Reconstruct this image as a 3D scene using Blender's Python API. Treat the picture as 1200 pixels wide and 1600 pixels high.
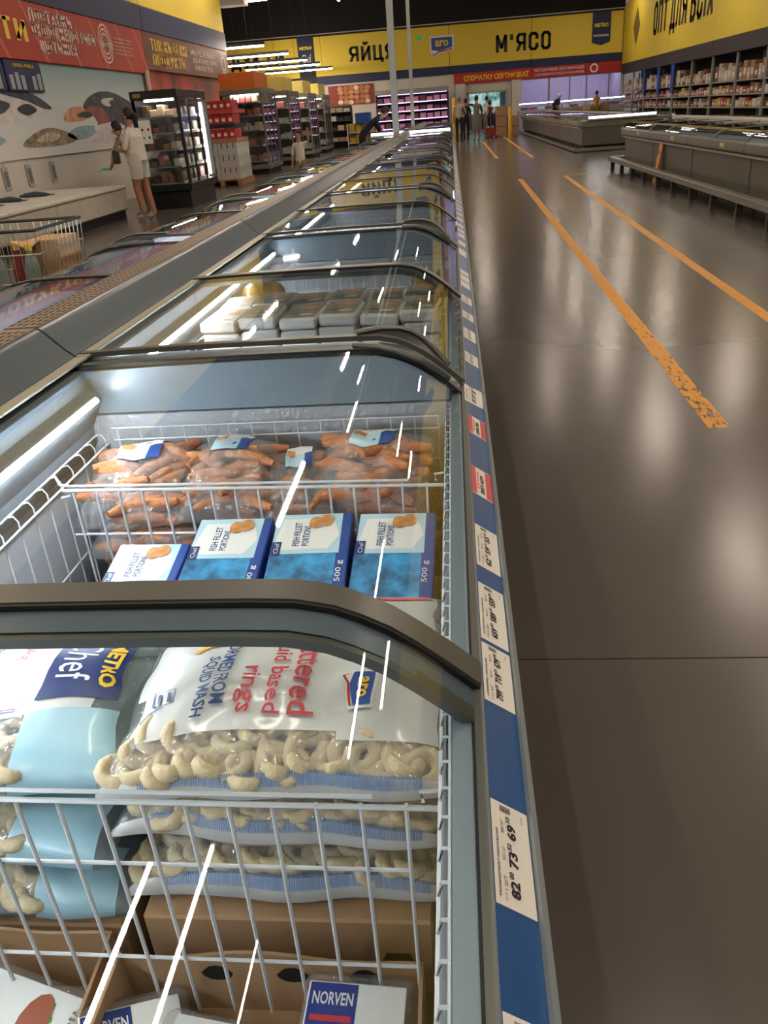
import bpy, bmesh, math, random
from mathutils import Vector, Matrix, noise
random.seed(7)
for _o in list(bpy.data.objects): bpy.data.objects.remove(_o)
SC = bpy.context.scene; COL = SC.collection

# ---------------- camera ----------------
f_px, CAM_H = 1235.0, 1.32
roll, pitch, yaw = math.radians(4.4), math.radians(26.7), math.radians(6.3)
F0 = Vector((-math.sin(yaw), math.cos(yaw), 0)); U0 = Vector((0, 0, 1)); R0 = Vector((math.cos(yaw), math.sin(yaw), 0))
FW = F0*math.cos(pitch) - U0*math.sin(pitch); UP = U0*math.cos(pitch) + F0*math.sin(pitch)
cx = R0*math.cos(roll) - UP*math.sin(roll); cy = R0*math.sin(roll) + UP*math.cos(roll)
cam = bpy.data.cameras.new('camera'); co = bpy.data.objects.new('camera', cam); COL.objects.link(co)
m = Matrix((cx, cy, -FW)).transposed().to_4x4(); m.translation = Vector((0, 0, CAM_H)); co.matrix_world = m
cam.sensor_fit = 'VERTICAL'; cam.sensor_height = 36; cam.lens = f_px/1600*36
cam.clip_start = .02; cam.clip_end = 200
SC.camera = co

# ---------------- world, exposure ----------------
w = bpy.data.worlds.new('world'); SC.world = w; w.use_nodes = True
w.node_tree.nodes['Background'].inputs[0].default_value = (.60, .56, .52, 1)
w.node_tree.nodes['Background'].inputs[1].default_value = .28
SC.view_settings.view_transform = 'Standard'; SC.view_settings.look = 'None'
SC.view_settings.exposure = 0.0; SC.view_settings.gamma = 1; SC.view_settings.use_curve_mapping = False
SC.cycles.use_denoising = True
try: SC.cycles.denoiser = 'OPENIMAGEDENOISE'
except Exception: pass
SC.cycles.max_bounces = 10; SC.cycles.transparent_max_bounces = 24; SC.cycles.diffuse_bounces = 3; SC.cycles.glossy_bounces = 3
SC.cycles.transmission_bounces = 4
SC.cycles.sample_clamp_indirect = 4
SC.cycles.caustics_reflective = False; SC.cycles.caustics_refractive = False
LAMP_POWER = 130.0          # ceiling tube emission
LED_POWER = 125.0            # tubes inside the freezers

# ---------------- materials ----------------
MATS = {}
def lin(c):
    if isinstance(c, str):
        c = [int(c[i:i+2], 16)/255 for i in (0, 2, 4)]
    return tuple((x/12.92 if x <= .04045 else ((x+.055)/1.055)**2.4) for x in c)
def mat(name, col='808080', rough=.5, metal=0, bump=0, bscale=60, var=0, vscale=8, emit=0, alpha=None, coat=0, spec=.5):
    if name in MATS: return MATS[name]
    m = bpy.data.materials.new(name); m.use_nodes = True; nt = m.node_tree; b = nt.nodes['Principled BSDF']
    c = lin(col)
    b.inputs['Base Color'].default_value = (*c, 1); b.inputs['Roughness'].default_value = rough; b.inputs['Metallic'].default_value = metal
    b.inputs['Specular IOR Level'].default_value = spec
    if coat: b.inputs['Coat Weight'].default_value = coat; b.inputs['Coat Roughness'].default_value = .06
    tc = nt.nodes.new('ShaderNodeTexCoord')
    if var:
        n = nt.nodes.new('ShaderNodeTexNoise'); n.inputs['Scale'].default_value = vscale; n.inputs['Detail'].default_value = 4
        nt.links.new(tc.outputs['Object'], n.inputs['Vector'])
        r = nt.nodes.new('ShaderNodeValToRGB'); r.color_ramp.elements[0].position = .25; r.color_ramp.elements[1].position = .75; r.color_ramp.interpolation = 'EASE'
        r.color_ramp.elements[0].color = (*[x*(1-var) for x in c], 1); r.color_ramp.elements[1].color = (*[min(1, x*(1+var)) for x in c], 1)
        nt.links.new(n.outputs['Fac'], r.inputs['Fac']); nt.links.new(r.outputs['Color'], b.inputs['Base Color'])
    if bump:
        n2 = nt.nodes.new('ShaderNodeTexNoise'); n2.inputs['Scale'].default_value = bscale; n2.inputs['Detail'].default_value = 3
        nt.links.new(tc.outputs['Object'], n2.inputs['Vector'])
        bp = nt.nodes.new('ShaderNodeBump'); bp.inputs['Strength'].default_value = bump; bp.inputs['Distance'].default_value = .004
        nt.links.new(n2.outputs['Fac'], bp.inputs['Height']); nt.links.new(bp.outputs['Normal'], b.inputs['Normal'])
    if emit:
        b.inputs['Emission Color'].default_value = (*c, 1); b.inputs['Emission Strength'].default_value = emit
    if alpha is not None: b.inputs['Alpha'].default_value = alpha
    MATS[name] = m; return m
def glow(name, col, s):
    if name in MATS: return MATS[name]
    m = bpy.data.materials.new(name); m.use_nodes = True; nt = m.node_tree
    nt.nodes.remove(nt.nodes['Principled BSDF']); e = nt.nodes.new('ShaderNodeEmission')
    e.inputs[0].default_value = (*lin(col), 1); e.inputs[1].default_value = s
    nt.links.new(e.outputs[0], nt.nodes['Material Output'].inputs[0]); MATS[name] = m; return m
def film(name, tint='FFFFFF', f0=.04, haze=0.0, hazecol='FFFFFF', rough=.02, bump=0, bscale=30, bdist=.004):
    """clear sheet: see-through with a Schlick reflection, optional milky share"""
    if name in MATS: return MATS[name]
    m = bpy.data.materials.new(name); m.use_nodes = True; nt = m.node_tree; N = nt.nodes.new; L = nt.links.new
    nt.nodes.remove(nt.nodes['Principled BSDF'])
    tr = N('ShaderNodeBsdfTransparent'); tr.inputs[0].default_value = (*lin(tint), 1)
    gl = N('ShaderNodeBsdfGlossy'); gl.inputs['Roughness'].default_value = rough
    lw = N('ShaderNodeLayerWeight'); lw.inputs[0].default_value = .5
    pw = N('ShaderNodeMath'); pw.operation = 'POWER'; pw.inputs[1].default_value = 5; L(lw.outputs['Facing'], pw.inputs[0])
    ma = N('ShaderNodeMath'); ma.operation = 'MULTIPLY_ADD'; ma.inputs[1].default_value = 1-f0; ma.inputs[2].default_value = f0; L(pw.outputs[0], ma.inputs[0])
    base = tr
    if haze:
        df = N('ShaderNodeBsdfDiffuse'); df.inputs[0].default_value = (*lin(hazecol), 1)
        mx = N('ShaderNodeMixShader'); mx.inputs[0].default_value = haze; L(tr.outputs[0], mx.inputs[1]); L(df.outputs[0], mx.inputs[2]); base = mx
    mi = N('ShaderNodeMixShader'); L(ma.outputs[0], mi.inputs[0]); L(base.outputs[0], mi.inputs[1]); L(gl.outputs[0], mi.inputs[2])
    if bump:
        tc = N('ShaderNodeTexCoord'); n = N('ShaderNodeTexNoise'); n.inputs['Scale'].default_value = bscale; n.inputs['Detail'].default_value = 2; n.inputs['Distortion'].default_value = 1.5
        L(tc.outputs['Object'], n.inputs['Vector']); bp = N('ShaderNodeBump'); bp.inputs['Strength'].default_value = bump; bp.inputs['Distance'].default_value = bdist
        L(n.outputs['Fac'], bp.inputs['Height']); L(bp.outputs['Normal'], gl.inputs['Normal'])
    L(mi.outputs[0], nt.nodes['Material Output'].inputs[0]); MATS[name] = m; return m

# ---------------- mesh builder ----------------
def wloc(o):
    v = Vector((0, 0, 0))
    while o: v += o.location; o = o.parent
    return v
class MB:
    def __init__(s): s.v = []; s.f = []; s.mi = []; s.sm = []
    def add(s, vs, fs, mi=0, smooth=False):
        k = len(s.v); s.v += [tuple(v) for v in vs]
        for f in fs: s.f.append(tuple(k+i for i in f)); s.mi.append(mi); s.sm.append(smooth)
        return s
    def box(s, x0, x1, y0, y1, z0, z1, mi=0):
        v = [(x, y, z) for z in (z0, z1) for y in (y0, y1) for x in (x0, x1)]
        return s.add(v, [(0, 2, 3, 1), (4, 5, 7, 6), (0, 1, 5, 4), (2, 6, 7, 3), (0, 4, 6, 2), (1, 3, 7, 5)], mi)
    def bbox(s, x0, x1, y0, y1, z0, z1, b=.004, mi=0):
        """box with chamfered edges"""
        bm = bmesh.new(); bmesh.ops.create_cube(bm, size=1)
        for v in bm.verts: v.co = Vector(((x0+x1)/2+v.co.x*(x1-x0), (y0+y1)/2+v.co.y*(y1-y0), (z0+z1)/2+v.co.z*(z1-z0)))
        bmesh.ops.bevel(bm, geom=bm.edges[:], offset=b, segments=1, affect='EDGES')
        return s.bm(bm, mi)
    def bm(s, bm, mi=0, smooth=False, M=None):
        bm.verts.ensure_lookup_table(); bm.verts.index_update()
        vs = [(M @ v.co if M else v.co) for v in bm.verts]
        s.add(vs, [[v.index for v in f.verts] for f in bm.faces], mi, smooth); bm.free(); return s
    def quad(s, a, b, c, d, mi=0): return s.add([a, b, c, d], [(0, 1, 2, 3)], mi)
    def prism(s, prof, y0, y1, mi=0, smooth=False):
        """closed (x,z) outline pushed along y"""
        n = len(prof); v = [(x, y0, z) for x, z in prof]+[(x, y1, z) for x, z in prof]
        return s.add(v, [(i, (i+1) % n, n+(i+1) % n, n+i) for i in range(n)]+[tuple(range(n))[::-1], tuple(range(n, 2*n))], mi, smooth)
    def poly(s, pts, z0, z1, mi=0):
        n = len(pts); v = [(x, y, z0) for x, y in pts]+[(x, y, z1) for x, y in pts]
        return s.add(v, [(i, (i+1) % n, n+(i+1) % n, n+i) for i in range(n)]+[tuple(range(n))[::-1], tuple(range(n, 2*n))], mi)
    def tube(s, pts, r, n=6, mi=0, rs=None, caps=True, smooth=True):
        pts = [Vector(p) for p in pts]; k0 = len(s.v); rings = []
        for i, p in enumerate(pts):
            t = (pts[min(i+1, len(pts)-1)]-pts[max(i-1, 0)]).normalized()
            a = t.cross(Vector((0, 0, 1))) if abs(t.z) < .9 else t.cross(Vector((1, 0, 0)))
            a.normalize(); b = t.cross(a); rr = rs[i] if rs else r
            rings.append([p+a*math.cos(2*math.pi*j/n)*rr+b*math.sin(2*math.pi*j/n)*rr for j in range(n)])
        vs = [v for rg in rings for v in rg]
        fs = [(i*n+j, i*n+(j+1) % n, (i+1)*n+(j+1) % n, (i+1)*n+j) for i in range(len(pts)-1) for j in range(n)]
        if caps: fs += [tuple(range(n))[::-1], tuple(range((len(pts)-1)*n, len(pts)*n))]
        return s.add(vs, fs, mi, smooth)
    def lathe(s, prof, c=(0, 0, 0), n=12, mi=0):
        """(r,z) profile turned about the vertical"""
        vs = [(c[0]+r*math.cos(2*math.pi*j/n), c[1]+r*math.sin(2*math.pi*j/n), c[2]+z) for r, z in prof for j in range(n)]
        fs = [(i*n+j, i*n+(j+1) % n, (i+1)*n+(j+1) % n, (i+1)*n+j) for i in range(len(prof)-1) for j in range(n)]
        fs += [tuple(range(n))[::-1], tuple(range((len(prof)-1)*n, len(prof)*n))]
        return s.add(vs, fs, mi, True)
    def sweep(s, prof, y0, y1, t, off=0, mi=0, smooth=True):
        """open (x,z) profile made t thick (downwards), pushed from y0 to y1; y0/y1 may be functions of the index"""
        n = len(prof); nn = []
        for i in range(n):
            a = prof[max(i-1, 0)]; b = prof[min(i+1, n-1)]; dx, dz = b[0]-a[0], b[1]-a[1]; l = math.hypot(dx, dz)
            nx, nz = -dz/l, dx/l
            if nz < 0: nx, nz = -nx, -nz
            nn.append((nx, nz))
        Y0 = y0 if callable(y0) else (lambda i: y0); Y1 = y1 if callable(y1) else (lambda i: y1)
        top = [(p[0]+q[0]*off, p[1]+q[1]*off) for p, q in zip(prof, nn)]; bot = [(p[0]+q[0]*(off-t), p[1]+q[1]*(off-t)) for p, q in zip(prof, nn)]
        vs = [(x, Y0(i), z) for i, (x, z) in enumerate(top)]+[(x, Y1(i), z) for i, (x, z) in enumerate(top)]+[(x, Y0(i), z) for i, (x, z) in enumerate(bot)]+[(x, Y1(i), z) for i, (x, z) in enumerate(bot)]
        fs = []
        for i in range(n-1):
            fs += [(i, i+1, n+i+1, n+i), (2*n+i, 3*n+i, 3*n+i+1, 2*n+i+1), (i, 2*n+i, 2*n+i+1, i+1), (n+i, n+i+1, 3*n+i+1, 3*n+i)]
        fs += [(0, n, 3*n, 2*n), (n-1, 3*n-1, 4*n-1, 2*n-1)]
        return s.add(vs, fs, mi, smooth)
    def build(s, name, mats, parent=None, world=False, smooth=None):
        me = bpy.data.meshes.new(name); o3 = wloc(parent) if (world and parent) else Vector((0, 0, 0))
        me.from_pydata([(v[0]-o3.x, v[1]-o3.y, v[2]-o3.z) for v in s.v], [], s.f)
        for mm in (mats if isinstance(mats, (list, tuple)) else [mats]): me.materials.append(mm)
        me.polygons.foreach_set('material_index', s.mi)
        me.polygons.foreach_set('use_smooth', [bool(x if smooth is None else smooth) for x in s.sm])
        me.update()
        b = bmesh.new(); b.from_mesh(me); bmesh.ops.recalc_face_normals(b, faces=b.faces); b.to_mesh(me); b.free()
        if any(s.sm) and not all(s.sm) or smooth is None and any(s.sm):
            try: me.set_sharp_from_angle(angle=math.radians(48))
            except Exception: pass
        o = bpy.data.objects.new(name, me); COL.objects.link(o)
        if parent: o.parent = parent
        return o
def thing(name, label, cat, loc=(0, 0, 0), rz=0, group=None):
    o = bpy.data.objects.new(name, None); COL.objects.link(o); o.location = loc; o.rotation_euler = (0, 0, rz); o.empty_display_size = .1
    return tag(o, label, cat, group)
def tag(o, label, cat, group=None):
    o['label'] = label; o['category'] = cat
    if group: o['group'] = group
    return o
def struct(o): o['kind'] = 'structure'; return o
def stuff(o): o['kind'] = 'stuff'; return o
KIDS = {}
NTH = ['first', 'second', 'third', 'fourth', 'fifth', 'sixth', 'seventh', 'eighth', 'ninth', 'tenth', 'eleventh', 'twelfth', 'thirteenth', 'fourteenth', 'fifteenth', 'sixteenth']
def kids(o): return [c for c in COL.objects if c.parent is o]
def dup(root, loc=None, rz=None, label=None, group=None, scale=None, rot=None):
    tree = TREE.get(root.name)
    if tree is None:
        tree = []
        for c in root.children: tree.append((c, list(c.children)))
        TREE[root.name] = tree
    r = root.copy(); COL.objects.link(r)
    if loc is not None: r.location = loc
    if rz is not None: r.rotation_euler = (0, 0, rz)
    if rot is not None: r.rotation_euler = rot
    if scale is not None: r.scale = scale
    if label: r['label'] = label
    if group: r['group'] = group
    for c, gs in tree:
        d = c.copy(); COL.objects.link(d); d.parent = r
        for g in gs:
            e = g.copy(); COL.objects.link(e); e.parent = d
    return r
TREE = {}

# ---------------- lettering ----------------
TXT = {}
def txt(s, bold=0.0, res=2):
    k = (s, bold, res)
    if k in TXT: return TXT[k]
    cu = bpy.data.curves.new('t', 'FONT'); cu.body = s; cu.offset = bold; cu.resolution_u = res; cu.space_line = .82
    o = bpy.data.objects.new('t', cu); COL.objects.link(o); dg = bpy.context.evaluated_depsgraph_get()
    me = bpy.data.meshes.new_from_object(o.evaluated_get(dg)); vs = [tuple(v.co) for v in me.vertices]; fs = [tuple(p.vertices) for p in me.polygons]
    bpy.data.objects.remove(o); bpy.data.curves.remove(cu); bpy.data.meshes.remove(me)
    if vs:
        x0 = min(v[0] for v in vs); x1 = max(v[0] for v in vs); y0 = min(v[1] for v in vs); y1 = max(v[1] for v in vs)
        vs = [((v[0]-x0)/max(1e-6, x1-x0), (v[1]-y0)/max(1e-6, y1-y0)) for v in vs]
    TXT[k] = (vs, fs); return TXT[k]
# condensed bold sign capitals drawn as strokes (x 0..1, y 0..1)
_c = lambda *p: list(p)
SIGN = {
 'А': [[(0, 0), (.5, 1), (1, 0)], [(.17, .32), (.83, .32)]], 'Б': [[(.92, 1), (0, 1), (0, 0), (.75, 0), (1, .14), (1, .44), (.75, .58), (0, .58)]],
 'В': [[(0, 0), (0, 1), (.7, 1), (.92, .88), (.92, .66), (.7, .54), (0, .54)], [(.7, .54), (1, .4), (1, .14), (.75, 0), (0, 0)]], 'Г': [[(0, 0), (0, 1), (.95, 1)]],
 'Д': [[(-.08, -.2), (-.08, 0), (1.08, 0), (1.08, -.2)], [(.12, 0), (.28, 1), (.9, 1), (.9, 0)]], 'Е': [[(1, 1), (0, 1), (0, 0), (1, 0)], [(0, .53), (.85, .53)]],
 'Ж': [[(.5, 0), (.5, 1)], [(-.1, 1), (.5, .5), (1.1, 1)], [(-.1, 0), (.5, .5), (1.1, 0)]], 'З': [[(0, .84), (.25, 1), (.75, 1), (.95, .86), (.95, .68), (.7, .54), (.35, .54)], [(.7, .54), (1, .4), (1, .14), (.75, 0), (.25, 0), (0, .16)]],
 'И': [[(0, 1), (0, 0)], [(0, .1), (1, .9)], [(1, 1), (1, 0)]], 'І': [[(.5, 0), (.5, 1)]], 'К': [[(0, 0), (0, 1)], [(1, 1), (.08, .48)], [(.3, .6), (1, 0)]],
 'Л': [[(-.1, 0), (.08, .06), (.25, 1), (1, 1), (1, 0)]], 'М': [[(0, 0), (0, 1), (.5, .25), (1, 1), (1, 0)]], 'Н': [[(0, 0), (0, 1)], [(1, 0), (1, 1)], [(0, .52), (1, .52)]],
 'О': [[(.25, 0), (0, .14), (0, .86), (.25, 1), (.75, 1), (1, .86), (1, .14), (.75, 0), (.25, 0)]], 'П': [[(0, 0), (0, 1), (1, 1), (1, 0)]], 'Р': [[(0, 0), (0, 1), (.75, 1), (1, .86), (1, .58), (.75, .44), (0, .44)]],
 'С': [[(1, .68), (1, .86), (.75, 1), (.25, 1), (0, .86), (0, .14), (.25, 0), (.75, 0), (1, .14), (1, .32)]], 'Т': [[(.5, 0), (.5, 1)], [(-.05, 1), (1.05, 1)]], 'У': [[(0, 1), (.52, .42)], [(1, 1), (.42, .1), (.1, 0)]],
 'Ф': [[(.5, -.05), (.5, 1.05)], [(.25, .2), (0, .34), (0, .7), (.25, .84), (.75, .84), (1, .7), (1, .34), (.75, .2), (.25, .2)]], 'Х': [[(0, 0), (1, 1)], [(0, 1), (1, 0)]], 'Ц': [[(0, 1), (0, 0), (1.12, 0), (1.12, -.2)], [(.9, 1), (.9, 0)]],
 'Щ': [[(-.1, 1), (-.1, 0), (1.22, 0), (1.22, -.2)], [(.46, 1), (.46, 0)], [(1.02, 1), (1.02, 0)]], 'Ь': [[(0, 1), (0, 0), (.75, 0), (1, .14), (1, .44), (.75, .58), (0, .58)]], 'Ю': [[(-.2, 0), (-.2, 1)], [(-.2, .5), (.3, .5)], [(.5, 0), (.3, .14), (.3, .86), (.5, 1), (.9, 1), (1.1, .86), (1.1, .14), (.9, 0), (.5, 0)]],
 'Я': [[(1, 0), (1, 1), (.25, 1), (0, .86), (0, .6), (.25, .46), (1, .46)], [(.45, .46), (0, 0)]], 'Є': [[(1, .7), (1, .86), (.75, 1), (.25, 1), (0, .86), (0, .14), (.25, 0), (.75, 0), (1, .14), (1, .3)], [(0, .52), (.7, .52)]], '’': [[(.5, 1), (.42, .75)]], ' ': []}
SIGN['Й'] = SIGN['И']+[[(.25, 1.3), (.5, 1.2), (.75, 1.3)]]; SIGN['Ї'] = SIGN['І']+[[(.1, 1.26), (.14, 1.26)], [(.86, 1.26), (.9, 1.26)]]
def signtext(s, thick=.16):
    vs, fs = [], []; x = 0; W_ = .36
    for ch in s:
        w_ = W_*{'І': .1, 'Ї': .3, '’': .15, ' ': .6, 'Ж': 1.25, 'Щ': 1.4, 'Ю': 1.25, 'М': 1.2, 'Д': 1.1}.get(ch, 1)
        for pl in SIGN[ch]:
            for (ax, ay), (bx, by) in zip(pl, pl[1:]):
                if ch == 'І' or ch == '’': ax = bx = .5 if ch == 'І' else ax
                a = Vector((x+ax*w_, ay*(1-thick)+thick/2)); b = Vector((x+bx*w_, by*(1-thick)+thick/2)); d = b-a
                if d.length < 1e-6: continue
                d.normalize(); n = Vector((-d.y, d.x))*thick/2; e = d*thick*.32; k = len(vs)
                vs += [tuple(a-e-n), tuple(b+e-n), tuple(b+e+n), tuple(a-e+n)]; fs.append((k, k+1, k+2, k+3))
        x += w_+(.29 if ch != ' ' else .05)
    x0 = min(v[0] for v in vs); x1 = max(v[0] for v in vs); return [((v[0]-x0)/(x1-x0), v[1]) for v in vs], fs
def put(mb, s, O, U, V, bold=.02, mi=0, res=2, fn=None):
    """lettering filling the parallelogram O + u U + v V; fn maps a point onto a curved face"""
    vs, fs = signtext(s, .13+bold) if all(c in SIGN for c in s) else txt(s, bold, res); O = Vector(O); U = Vector(U); V = Vector(V)
    P = [O+U*u+V*v for u, v in vs]
    if fn: P = [fn(p) for p in P]
    mb.add(P, fs, mi); return mb
def shape(mb, pts, O, U, V, mi=0, fn=None):
    O = Vector(O); U = Vector(U); V = Vector(V); P = [O+U*u+V*v for u, v in pts]
    if fn:
        bm = bmesh.new(); vv = [bm.verts.new(p) for p in P]; bm.faces.new(vv); bmesh.ops.triangulate(bm, faces=bm.faces[:]); bmesh.ops.subdivide_edges(bm, edges=bm.edges[:], cuts=4, use_grid_fill=True)
        for v in bm.verts: v.co = fn(v.co.copy())
        return mb.bm(bm, mi)
    mb.add(P, [tuple(range(len(P)))], mi); return mb
def ring(mb, O, U, V, r0, r1, a0=0, a1=360, n=24, mi=0):
    O = Vector(O); U = Vector(U); V = Vector(V); v = []
    for i in range(n+1):
        a = math.radians(a0+(a1-a0)*i/n)
        for r in (r0, r1): v.append(O+U*r*math.cos(a)+V*r*math.sin(a))
    mb.add(v, [(2*i, 2*i+1, 2*i+3, 2*i+2) for i in range(n)], mi); return mb
# ---------------- the setting ----------------
def floor_mat():
    m = mat('polished concrete', '5C5651', rough=.21, var=.05, vscale=1.6, spec=.4); nt = m.node_tree; b = nt.nodes['Principled BSDF']
    return m
YEL, NAVY, WHITE, BLACK = mat('sign yellow', 'E4C83E', .6), mat('sign navy', '16264F', .6), mat('wall white', 'CFC8BE', .7), mat('near black', '0E0E10', .6)
WHT = mat('printed white', 'ECEAE6', .5); RED = mat('sign red', 'B22A22', .6); BLUE = mat('print blue', '1E4FA0', .5); SIGNK = mat('sign lettering', '1B1A1C', .6)
GREY = mat('steel grey', '8C8E8E', .4, .3)
fl = struct(MB().box(-16, 14, -7, 54, -.12, 0).build('floor', floor_mat()))
JOINT = mat('joint filler', '14110F', .9)
for yj in (1.717, 7.72, 13.72, 19.72, 25.72): MB().box(-16, 14, yj-.002, yj+.002, -.02, .0006).build('joint', JOINT, fl)
for xj in (6.3,): MB().box(xj-.002, xj+.002, -7, 54, -.02, .0006).build('joint', JOINT, fl)
# worn yellow lane lines
def worn():
    m = mat('worn line paint', 'D8962A', .5); nt = m.node_tree; N = nt.nodes.new; L = nt.links.new; b = nt.nodes['Principled BSDF']
    tc = N('ShaderNodeTexCoord'); mp = N('ShaderNodeMapping'); mp.inputs['Scale'].default_value = (38, 11, 1); L(tc.outputs['Object'], mp.inputs['Vector'])
    n = N('ShaderNodeTexNoise'); n.inputs['Scale'].default_value = 1; n.inputs['Detail'].default_value = 5; n.inputs['Roughness'].default_value = .7; L(mp.outputs[0], n.inputs['Vector'])
    sx = N('ShaderNodeSeparateXYZ'); L(tc.outputs['Object'], sx.inputs[0])
    mr = N('ShaderNodeMapRange'); mr.inputs['From Min'].default_value = 3.3; mr.inputs['From Max'].default_value = 6.6; mr.inputs['To Min'].default_value = .50; mr.inputs['To Max'].default_value = .30; L(sx.outputs['Y'], mr.inputs['Value'])
    gt = N('ShaderNodeMath'); gt.operation = 'GREATER_THAN'; L(n.outputs['Fac'], gt.inputs[0]); L(mr.outputs[0], gt.inputs[1])
    L(gt.outputs[0], b.inputs['Alpha']); return m
WP = worn()
LP = mat('line paint', 'D8962A', .5, var=.08, vscale=12)
def lane(x0, y0, x1, y1, wd, mt=None):
    d = Vector((x1-x0, y1-y0, 0)).normalized(); n = Vector((-d.y, d.x, 0))*wd/2; mb = MB(); k = max(1, int((y1-y0)/2))
    mb.poly([(x0-n.x, y0-n.y), (x0+n.x, y0+n.y), (x1+n.x, y1+n.y), (x1-n.x, y1-n.y)], .0004, .0016); o = mb.build('marking', mt or LP, fl); return o
lane(1.125, 3.33, 1.30, 16.75, .092, WP); lane(1.23, 23.9, 1.28, 35.8, .10)
lane(1.93, 3.2, 2.16, 16.8, .085); lane(2.14, 23.3, 2.36, 40.5, .10); lane(2.2, 16.9, 2.6, 17.0, .06)
# ceiling with beams and ducts
ce = struct(MB().box(-16, 14, -7, 54, 8.6, 8.8).build('ceiling', mat('ceiling dark', '1A1817', .9)))
for i, yb in enumerate((8, 16, 24, 32, 40, 47)): MB().box(-16, 14, yb-.15, yb+.15, 8.0, 8.6).build('beam', mat('beam dark', '242120', .8), ce)
for xb in (-10, -3.5, 3.5, 8): MB().box(xb-.3, xb+.3, -5, 53, 7.35, 7.75).build('duct', mat('duct dark', '2A2625', .6, .2), ce)
# back wall with doorway and counter window
wb = struct(MB().box(-15, .9, 50, 50.2, 0, 3).box(3.1, 3.45, 50, 50.2, 0, 3).box(.9, 3.1, 50, 50.2, 2.02, 3).box(3.45, 9.3, 50, 50.2, 0, .8).box(3.45, 9.3, 50, 50.2, 2.42, 3).box(-15, 9.3, 50.05, 50.25, 3, 5.45).box(-15, 9.3, 50.05, 50.25, 5.45, 8.6, 1).build('wall_back', [WHITE, mat('upper wall dark', '1C1A1A', .9)]))
MB().box(-15, 9.25, 50.0, 50.05, 3, 5.4).build('backing', BLACK, wb)
for x0, x1 in ((-14, -8.32), (-7.42, 0), (0, 4.4), (4.4, 9.24)):
    MB().bbox(x0+.01, x1-.01, 49.88, 50.0, 3.38, 5.3, .01).build('fascia_panel', YEL, wb)
    MB().bbox(x0+.01, x1-.01, 49.86, 50.0, 2.98, 3.37, .01).build('fascia_panel', NAVY, wb)
def flat(name, mats, parent, fn):
    mb = MB(); fn(mb); return mb.build(name, mats, parent, world=True)
bx_, bz_ = Vector((1, 0, 0)), Vector((0, 0, 1)); YB = 49.865
def t_back(mb, s, x0, x1, z0, z1, mi=0, bold=.03, y=YB): put(mb, s, (x0, y, z0), (x1-x0, 0, 0), (0, 0, z1-z0), bold, mi)
flat('lettering', SIGNK, wb, lambda m: (t_back(m, 'ЯЙЦЯ', -5.5, -2.98, 3.95, 4.7), t_back(m, 'М’ЯСО', 2.5, 5.46, 3.8, 4.66), t_back(m, 'ПРОДУКТИ', -14, -9.1, 4.05, 4.78)))
def badge(mb, x0, x1, z0, z1, y):
    w_, h_ = x1-x0, z1-z0
    shape(mb, [(0, 1), (0, .1), (.5, 0), (1, .1), (1, 1)], (x0, y, z0), (w_, 0, 0), (0, 0, h_), 0)
b1 = MB(); badge(b1, -8.3, -7.44, 3.75, 5.34, 49.84); badge(b1, 7.6, 8.56, 3.77, 5.32, 49.84); b1 = b1.build('badge', NAVY, wb)
flat('badge_lettering', [mat('badge yellow', 'E8C832', .6), WHT], b1, lambda m: (t_back(m, 'METRO', -8.22, -7.52, 4.72, 4.88, 0, .05, 49.83), t_back(m, 'Chef', -8.1, -7.6, 4.1, 4.5, 1, 0, 49.83), t_back(m, 'METRO', 7.72, 8.44, 4.62, 4.8, 0, .05, 49.83), t_back(m, 'PROFESSIONAL', 7.68, 8.48, 4.18, 4.28, 1, .02, 49.83)))
def aro(mb, O, U, V, base=0, lift=(0, 0, 0), fn=None):
    """pentagon tag with a red underline and yellow letters: materials base+0 white, +1 blue, +2 red, +3 yellow"""
    l = Vector(lift); O = Vector(O)
    shape(mb, [(-.03, 1.04), (-.03, .3), (.1, -.03), (.36, .17), (1.04, .3), (1.04, 1.04)], O, U, V, base, fn)
    shape(mb, [(.03, .97), (.03, .37), (.36, .3), (.97, .45), (.97, .97)], O+l, U, V, base+1, fn)
    shape(mb, [(.03, .3), (.1, .03), (.36, .22), (.97, .33), (.97, .4), (.36, .3), (.12, .12)], O+l, U, V, base+2, fn)
    put(mb, 'aro', O+l*2+Vector(U)*.2+Vector(V)*.52, Vector(U)*.6, Vector(V)*.32, .03, base+3, fn=fn)
PR_Y = mat('print yellow', 'F2C51E', .5)
flat('emblem', [WHT, BLUE, RED, PR_Y], wb, lambda m: aro(m, (-1.0, 49.86, 3.85), (1.2, 0, 0), (0, 0, .95), 0, (0, -.006, 0)))
flat('exit_sign', mat('exit green', '1F8C55', .5, emit=.5), wb, lambda m: m.box(-1.78, -1.5, 49.82, 49.88, 4.74, 4.9))
flat('banner', RED, wb, lambda m: m.box(.22, 9.22, 49.84, 49.9, 2.46, 2.98))
def bl(m):
    t_back(m, 'СПОЧАТКУ СЕРТИФІКАТ', .75, 4.3, 2.57, 2.86, 0, .04, 49.83)
    t_back(m, 'ПЕРЕВІРЯЄМО СЕРТИФІКАЦІЮ', 4.6, 7.25, 2.76, 2.9, 1, .01, 49.83); t_back(m, 'СИРОВИНИ Й ПОСТАЧАЛЬНИКІВ', 4.6, 7.25, 2.56, 2.7, 1, .01, 49.83)
    ring(m, (7.78, 49.83, 2.73), (1, 0, 0), (0, 0, 1), .14, .22, mi=1)
flat('banner_lettering', [PR_Y, WHT], wb, bl)
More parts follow.
